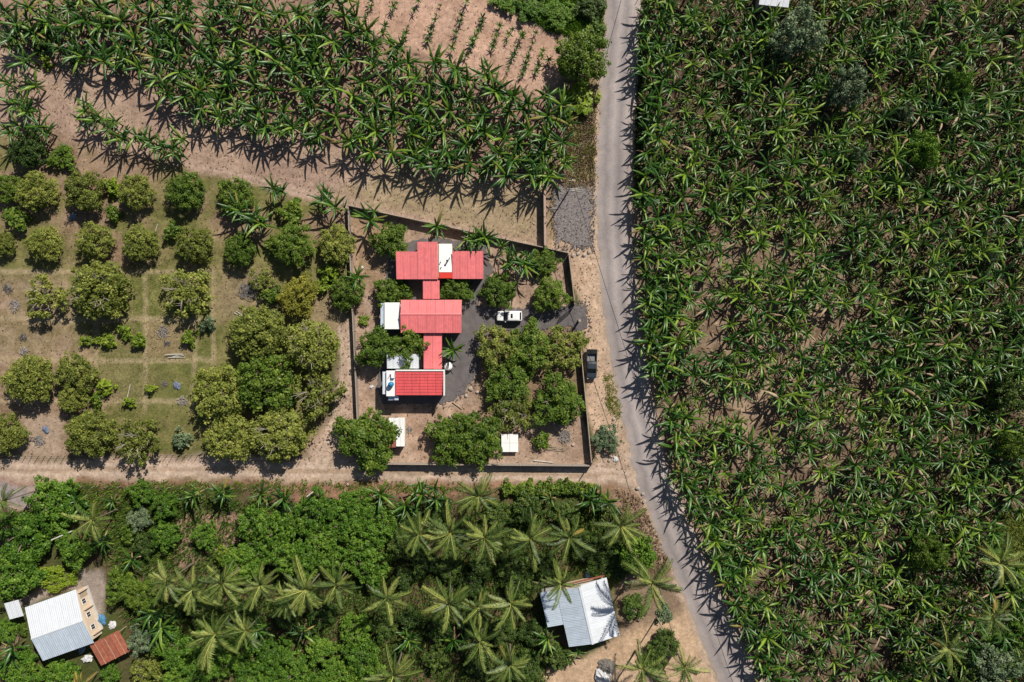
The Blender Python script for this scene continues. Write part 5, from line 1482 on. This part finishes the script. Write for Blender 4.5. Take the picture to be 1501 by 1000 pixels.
singles = [(45, 122, 'banana plant between two tall ones left of the bare soil'), (14, 148, 'banana plant at the left edge beside the bare soil'), (50, 182, 'banana plant just above the dark tree over the orchard'), (118, 158, 'banana plant at the left end of the orchard-top row'), (4, 118, 'banana plant cut by the left edge above the bare soil'), (6, 190, 'banana plant cut by the left edge just above the dark tree'), (152, 186, 'banana plant hidden between the first and second of the orchard-top row'), (194, 196, 'banana plant hidden between the second and third of the orchard-top row'), (234, 212, 'banana plant hidden between the third and fourth of the orchard-top row'), (12, 50, 'large banana plant at the upper left edge'), (362, 318, 'banana plant squeezed between two below the last northern-row tree'), (700, 352, 'banana plant between the pair behind the northern house'), (758, 380, 'banana plant between the two right of the northern house'), (27, 86, 'tall banana plant alone at the upper left above the bare soil'), (32, 160, 'banana plant at the left edge of the bare soil above the orchard'), (132, 173, 'banana plant, first of four between bare soil and orchard'),
 (173, 200, 'banana plant, second of four between bare soil and orchard'), (213, 203, 'banana plant, third of four between bare soil and orchard'), (251, 211, 'banana plant, fourth of four between bare soil and orchard'),
 (397, 274, 'banana plant right of the last northern-row tree'), (345, 306, 'banana plant overhanging the last northern-row tree'), (377, 325, 'banana plant below the last northern-row tree'), (473, 290, 'banana plant near the north-west wall corner'), (488, 302, 'banana plant touching the north-west wall corner'),
 (540, 320, 'banana plant inside the north wall at its west end'), (639, 330, 'banana plant inside the north wall above the northern house'), (686, 349, 'banana plant left of the pair behind the northern house'), (711, 347, 'banana plant right of the pair behind the northern house'),
 (735, 360, 'small banana plant at the north-east of the northern house'), (744, 384, 'banana plant right of the northern house, left of two'), (771, 388, 'bright banana plant right of the northern house, right of two'), (522, 404, 'yellowing banana plant at the west wall'),
 (664, 514, 'banana plant beside the long covered walkway'), (108, 737, 'banana plant right of the lane-corner tree'), (160, 737, 'banana plant south of the lane left of the small round trees'), (146, 797, 'banana plant right of the post by the round trees'), (186, 824, 'banana plant above the courtyard tree'),
 (279, 730, 'banana plant above the bare brown patch, left of three'), (322, 730, 'banana plant above the bare brown patch, middle of three'), (378, 728, 'banana plant above the bare brown patch, right of three'), (412, 733, 'banana plant left of the pale lane pole'), (555, 727, 'banana plant by the lane, first of four left of the lone palm'),
 (592, 744, 'banana plant by the lane, second of four left of the lone palm'), (617, 728, 'banana plant by the lane, third of four left of the lone palm'), (638, 735, 'banana plant by the lane, fourth of four left of the lone palm'), (598, 944, 'banana plant among the lower middle palms, left of two'), (664, 944, 'banana plant among the lower middle palms, right of two'),
 (440, 932, 'banana plant below the long palm row'), (808, 733, 'small banana plant below the hedge'), (868, 737, 'banana plant near the lane mouth, left of two'), (893, 738, 'banana plant near the lane mouth, right of two'), (848, 960, 'small banana plant at the south corner of the white-roofed house'),
 (803, 941, 'banana plant left of the white-roofed house'), (215, 905, 'banana plant right of the junk by the cream house'), (230, 925, 'banana plant right of the rusty shed'), (10, 955, 'yellow-green banana plant left of the cream house'), (372, 930, 'banana plant under the long palm row at left')]
nb = 0
for i, (x, y, lab) in enumerate(singles):
    banana(x, y, 0.75 if 'small' in lab else random.uniform(.98, 1.2), lab, 'scattered banana plants', i, shoots=(0,) if 'small' in lab else (1, 2, 2)); nb += 1
belt = scatter(BELT, 23, 12000, 4, [(60, 55, 18), (27, 86, 22)])
belt = [p for p in belt if -15 < p[0] and -15 < p[1]]
_pe = PX(PLOUGH); _lo = PX([(-40, 50), (60, 60), (150, 95), (240, 140), (330, 178), (430, 186), (560, 230), (610, 238), (700, 255), (790, 268), (826, 262)])
def belt_label(x, y):
    g_ = P(x, y); a_ = np.array([g_.x]); b_ = np.array([g_.y])
    if x < 130: return 'banana plant at the left end of the upper left banana belt'
    if float(-sdist(a_, b_, _pe)[0]) < 3.6: return 'banana plant on the edge of the belt touching the ploughed field'
    if x > 805: return 'banana plant at the right end of the belt beside the dry verge'
    if float(pdist(a_, b_, _lo)[0]) < 3.2: return 'banana plant on the lower edge of the belt shading the bare strip'
    if x < 430: return 'banana plant in the inner left half of the upper left banana belt'
    return 'banana plant inside the belt below the ploughed field'
for i, (x, y) in enumerate(belt):
    banana(x, y, random.uniform(1.0, 1.3), belt_label(x, y), 'belt bananas: ' + belt_label(x, y).split(' ', 2)[2], 100 + i, shoots=(1, 2, 2, 3)); nb += 1
EP = [(950, -20), (1530, -20), (1530, 745), (1470, 760), (1460, 830), (1530, 840), (1530, 1030), (1128, 1030), (1100, 935), (1048, 815), (1000, 700), (972, 590), (952, 470), (944, 370), (944, 250), (948, 150)]
avoid = [(1172, 48, 34), (1244, 127, 22), (1356, 221, 20), (1408, 122, 16), (1364, 814, 24), (1485, 575, 24), (1485, 655, 16), (1137, -4, 22), (1305, 970, 20)]
ep = scatter(EP, 17.0, 90000, 9, avoid)
def roadx(y):
    yy = [p[1] for p in ROAD_R]; xx = [p[0] for p in ROAD_R]
    return float(np.interp(y, yy, xx))
_ex = np.array(ep); _n = vnoise(_ex[:, 0], _ex[:, 1], 30, 41, 2)
_c = np.exp(-(((_ex[:, 0] - 1120) / 150) ** 2 + ((_ex[:, 1] - 520) / 230) ** 2))
ep = [p for p, q, c_ in zip(ep, _n, _c) if not (q + .20 * c_ > .80 and p[0] - 20 > 1000)]
ep.sort(key=lambda p: p[0] - roadx(p[1]))
inview = [p for p in ep]
K = max(0, 300 - nb)
for i, (x, y) in enumerate(ep[:K]):
    banana(x, y, random.uniform(1.0, 1.3), 'banana plant in the front rows of the plantation along the paved road', 'front rows of the plantation by the road', 1000 + i, xy=.95)
banana_mass([(x, y, random.choice([random.uniform(.55, .85), random.uniform(.85, 1.2), random.uniform(.9, 1.25)])) for x, y in ep[K:]], 'banana_plantation', 'dense green mass of banana plants away from the road')
print('bananas', nb, len(belt), len(ep), K)

# ---------------------------------------------------------------- stuff: litter, weeds, grass
def quads_stuff(name, label, cat, pts, mat, size, tilt, asp=.3, zoff=.05, zvar=.1, seed=0):
    r_ = np.random.default_rng(seed); n = len(pts); p = np.array(pts)
    pos = np.stack([p[:, 0], p[:, 1], zoff + zvar * r_.random(n)], 1)
    a = r_.uniform(0, 6.2832, n); nz = r_.normal(0, tilt, n)
    u = np.stack([np.cos(a), np.sin(a), nz], 1); v = np.stack([-np.sin(a), np.cos(a), r_.normal(0, tilt, n)], 1)
    l = (size * r_.uniform(.5, 1.4, n))[:, None]
    V = np.stack([pos - u * l * .5, pos + v * l * asp * .5, pos + u * l * .5, pos - v * l * asp * .5], 1).reshape(-1, 3)
    V[:, 2] = np.maximum(V[:, 2], -.12)
    q = np.arange(4 * n).reshape(n, 4)
    o = obj(name, fast_mesh(name, V, q, M[mat], np.repeat(np.clip(r_.normal(.5, .22, n), 0, 1), 4)))
    return tag(o, label, cat, kind='stuff')
def rand_in(poly, n, seed):
    r_ = np.random.default_rng(seed); P_ = PX(poly); a = np.array(P_)
    out = []
    x = r_.uniform(a[:, 0].min(), a[:, 0].max(), n * 4); y = r_.uniform(a[:, 1].min(), a[:, 1].max(), n * 4)
    k = sdist(x, y, P_) > 0
    return np.stack([x[k], y[k]], 1)[:n]
quads_stuff('leaf_litter', 'fallen dry banana leaves on the plantation floor', 'leaf litter', rand_in(EP, 7000, 1), 'dry_leaf', 1.3, .12, .2, .02, .12, 1)
quads_stuff('leaf_litter', 'fallen dry leaves under the upper left banana belt', 'leaf litter', rand_in(BELT, 1800, 2), 'dry_leaf', 1.1, .12, .22, .02, .1, 2)
quads_stuff('dry_leaves', 'scattered dry leaves on the bare field strip', 'leaf litter', rand_in(STRIP, 260, 3), 'dry_leaf', .6, .1, .3, .0, .05, 3)
def tufts(name, label, cat, pts, mat, h, blades=7, spread=.25, seed=0, wd=.05):
    r_ = np.random.default_rng(seed); p = np.repeat(np.array(pts), blades, 0); n = len(p)
    a = r_.uniform(0, 6.2832, n); l = h * r_.uniform(.5, 1.3, n)
    ox = spread * r_.normal(0, .5, n); oy = spread * r_.normal(0, .5, n)
    B = np.stack([p[:, 0] + ox, p[:, 1] + oy, np.full(n, -.12)], 1)
    d = np.stack([np.cos(a) * .6, np.sin(a) * .6, np.full(n, .9)], 1) * l[:, None]
    s_ = np.stack([-np.sin(a), np.cos(a), np.zeros(n)], 1) * (wd * r_.uniform(.6, 1.4, n))[:, None]
    V = np.stack([B - s_, B + s_, B + d * .6 + s_ * .8, B + d], 1).reshape(-1, 3)
    o = obj(name, fast_mesh(name, V, np.arange(4 * n).reshape(n, 4), M[mat], np.repeat(np.clip(r_.normal(.45, .2, n), 0, 1), 4)))
    return tag(o, label, cat, kind='stuff')
tufts('grass', 'tall green grass in the corner above the ploughed field', 'grass', rand_in(GRASS_TOP, 1600, 5), 'vivid', .8, 8, .5, 5, .07)
tufts('dry_weeds', 'dry weeds and straw on the verge left of the road', 'weeds', rand_in([(832, 150), (874, 130), (870, 270), (832, 272)], 200, 6), 'olive', .5, 9, .5, 6, .06)
tufts('dry_straw', 'straw-coloured dead grass on the road verge', 'weeds', rand_in([(830, 150), (874, 130), (872, 275), (828, 275)], 420, 7), 'dry_leaf', .5, 9, .5, 7, .06)
tufts('orchard_grass', 'short grass over the orchard floor', 'grass', rand_in([(130, 380), (315, 380), (315, 660), (210, 665), (135, 560)], 2600, 8), 'olive', .16, 6, .6, 8, .04)
tufts('lane_weeds', 'green weeds along the south edge of the lane', 'weeds', rand_in([(90, 708), (420, 704), (720, 708), (720, 722), (480, 722), (90, 722)], 420, 9), 'green', .5, 9, .5, 9, .06)
tufts('roadside_weeds', 'weeds between the pickup and the road', 'weeds', rand_in([(884, 545), (897, 548), (912, 600), (908, 618), (892, 600)], 110, 10), 'olive', .35, 9, .5, 10, .06)
tufts('plantation_weeds', 'weeds at the plantation edge beside the road', 'weeds', rand_in([(940, 0), (952, 0), (944, 200), (938, 300), (930, 300), (932, 180)], 380, 11), 'dark', .6, 9, .5, 11, .07)
tufts('plantation_undergrowth', 'low green weeds growing between the plantation bananas', 'undergrowth', rand_in([(1010, -20), (1530, -20), (1530, 1030), (1300, 1030), (1330, 760), (1270, 420), (1010, 260)], 7000, 61), 'dark', .6, 7, .8, 61, .09)
tufts('undergrowth', 'low green undergrowth beneath the palms and thickets', 'undergrowth', rand_in([(160, 725), (700, 735), (905, 745), (930, 800), (800, 860), (800, 1010), (240, 1010), (170, 880)], 6000, 12), 'dark', .8, 8, .7, 12, .10)
tufts('garden_weeds', 'green weeds in the lower left garden', 'weeds', rand_in([(100, 720), (260, 720), (250, 830), (160, 830)], 700, 13), 'green', .6, 8, .6, 13, .08)
tufts('corner_grass', 'pale grass clearing at the lower right edge', 'grass', rand_in([(1450, 755), (1520, 745), (1520, 840), (1460, 830)], 900, 14), 'olive', .4, 7, .6, 14, .06)
quads_stuff('rubble', 'dry brush and rubble on the roadside bank', 'rubble', rand_in([(900, 712), (940, 730), (960, 775), (985, 835), (970, 845), (945, 790), (915, 745)], 700, 15), 'dry_leaf', .6, .4, .25, .05, .25, 15)

_deb = np.concatenate([rand_in(STRIP, 1500, 30), rand_in(YARD, 1500, 31), rand_in(TRACK, 300, 32), rand_in(VERGE_W, 400, 33), rand_in(ORCH, 3500, 34), rand_in(PLOUGH, 500, 36), rand_in(VERGE_N, 500, 37)])
quads_stuff('soil_debris', 'small clods, straw and twigs scattered over the bare soil', 'debris', _deb, 'dry_leaf', .30, .25, .45, -.05, .06, 35)
_lt = []
for o_ in [o for o in sc.objects if o.name.startswith(('orchard_tree', 'yard_tree'))]:
    rr_ = max(c.scale.x for c in o_.children if c.name.startswith('crown'))
    for k in range(26):
        a_ = random.uniform(0, 6.28); d_ = rr_ * random.uniform(.6, 1.35); _lt.append((o_.location.x + d_ * math.cos(a_), o_.location.y + d_ * math.sin(a_)))
quads_stuff('fallen_leaves', 'fallen brown leaves under the orchard and yard trees', 'leaf litter', _lt, 'dry_leaf', .34, .2, .5, -.04, .06, 38)
_gs = np.concatenate([rand_in([(804, 272), (872, 268), (872, 370), (812, 368)], 1100, 51), rand_in([(838, 440), (866, 440), (868, 486), (845, 498), (800, 488), (716, 490), (706, 510), (704, 560), (660, 600), (560, 600), (652, 590), (690, 545), (700, 490), (800, 476), (838, 474)], 900, 52)])
quads_stuff('gravel_stones', 'loose grey stones around the gravel plot and driveway edge', 'gravel', _gs, 'driveway', .32, .35, .7, -.02, .07, 53)
# seedlings in the ploughed field
def seedling_mesh(seed):
    V = []; F = []; T = []
    r_ = random.Random(seed); n = 0
    for k in range(7):
        v, f, t = banana_leaf(seed * 9 + k, r_.uniform(50, 80), r_.uniform(-30, 10), .85, .26, 5)
        a = k * 2.4; c, s_ = math.cos(a), math.sin(a)
        vv = np.stack([v[:, 0] * c - v[:, 1] * s_, v[:, 0] * s_ + v[:, 1] * c, v[:, 2] + .45], 1)
        V.append(vv); F.append(f + n); T.append(t - .1); n += len(v)
    return fast_mesh('leaves', np.concatenate(V), np.concatenate(F), M['banana'], np.concatenate(T))
SD = [seedling_mesh(i + 2) for i in range(3)]
mb = MB(); mb.tube((0, 0, -.15), (0, 0, .5), .05, .035, 6); SST = mesh('stem', mb.v, mb.f, M['pseudostem'])
rows_ = [((545, 2), (527, 48)), ((580, 2), (553, 62)), ((614, 0), (592, 55)), ((649, 0), (626, 58)), ((685, 0), (662, 70)), ((712, 18), (684, 82)), ((733, 38), (712, 92)), ((751, 42), (742, 60)), ((770, 40), (745, 100)), ((786, 48), (764, 110)), ((800, 60), (780, 120)), ((814, 66), (800, 95))]
r_ = random.Random(77); ns = 0
for ri, (a, b) in enumerate(rows_):
    L_ = math.hypot(b[0] - a[0], b[1] - a[1]); k = int(L_ / 7.5)
    for i in range(k + 1):
        if r_.random() < .32: continue
        t_ = i / max(1, k); x = a[0] + (b[0] - a[0]) * t_ + r_.uniform(-1.5, 1.5); y = a[1] + (b[1] - a[1]) * t_ + r_.uniform(-1.5, 1.5)
        p = P(x, y, .6); s_ = r_.uniform(.7, 1.5)
        t = thing('seedling', f'young banana seedling in the {ordn(ri)} row from the left of the ploughed field', 'seedling', (p.x, p.y, -.05), r_.uniform(0, 6.28), f'seedlings of the {ordn(ri)} ploughed row')
        t.scale = (s_, s_, s_)
        obj('leaves', r_.choice(SD), t); obj('stem', SST, t); ns += 1
# rocks along the lane and verge
rm_ = []
for k in range(3):
    bm = bmesh.new(); bmesh.ops.create_icosphere(bm, subdivisions=1, radius=.5)
    for v in bm.verts: v.co *= random.uniform(.75, 1.2); v.co.z *= .6
    me = bpy.data.meshes.new('rock'); bm.to_mesh(me); bm.free(); me.materials.append(M['rock']); rm_.append(me)
rk = [(840, 374, .8), (848, 372, .7), (856, 374, .8), (864, 370, .7), (871, 366, .6), (900, 614, .7), (884, 668, .8), (880, 660, .6), (893, 675, .7), (660, 610, .7), (690, 570, .9), (683, 580, .7), (700, 575, .7), (840, 652, .6), (935, 716, .9), (942, 724, .7), (945, 735, .8), (905, 320, .0), (510, 710, .5), (480, 707, .5)]
for i, (x, y, s_) in enumerate(rk):
    if s_ == 0: continue
    p = P(x, y)
    tag(obj('rock', rm_[i % 3], None, (p.x, p.y, .05), (0, 0, i * 1.3), (s_, s_, s_)), 'small brown rock lying on the soil beside the lane, yard or verge', 'rock', 'small rocks')
print('objects', len(sc.objects), 'seedlings', ns)
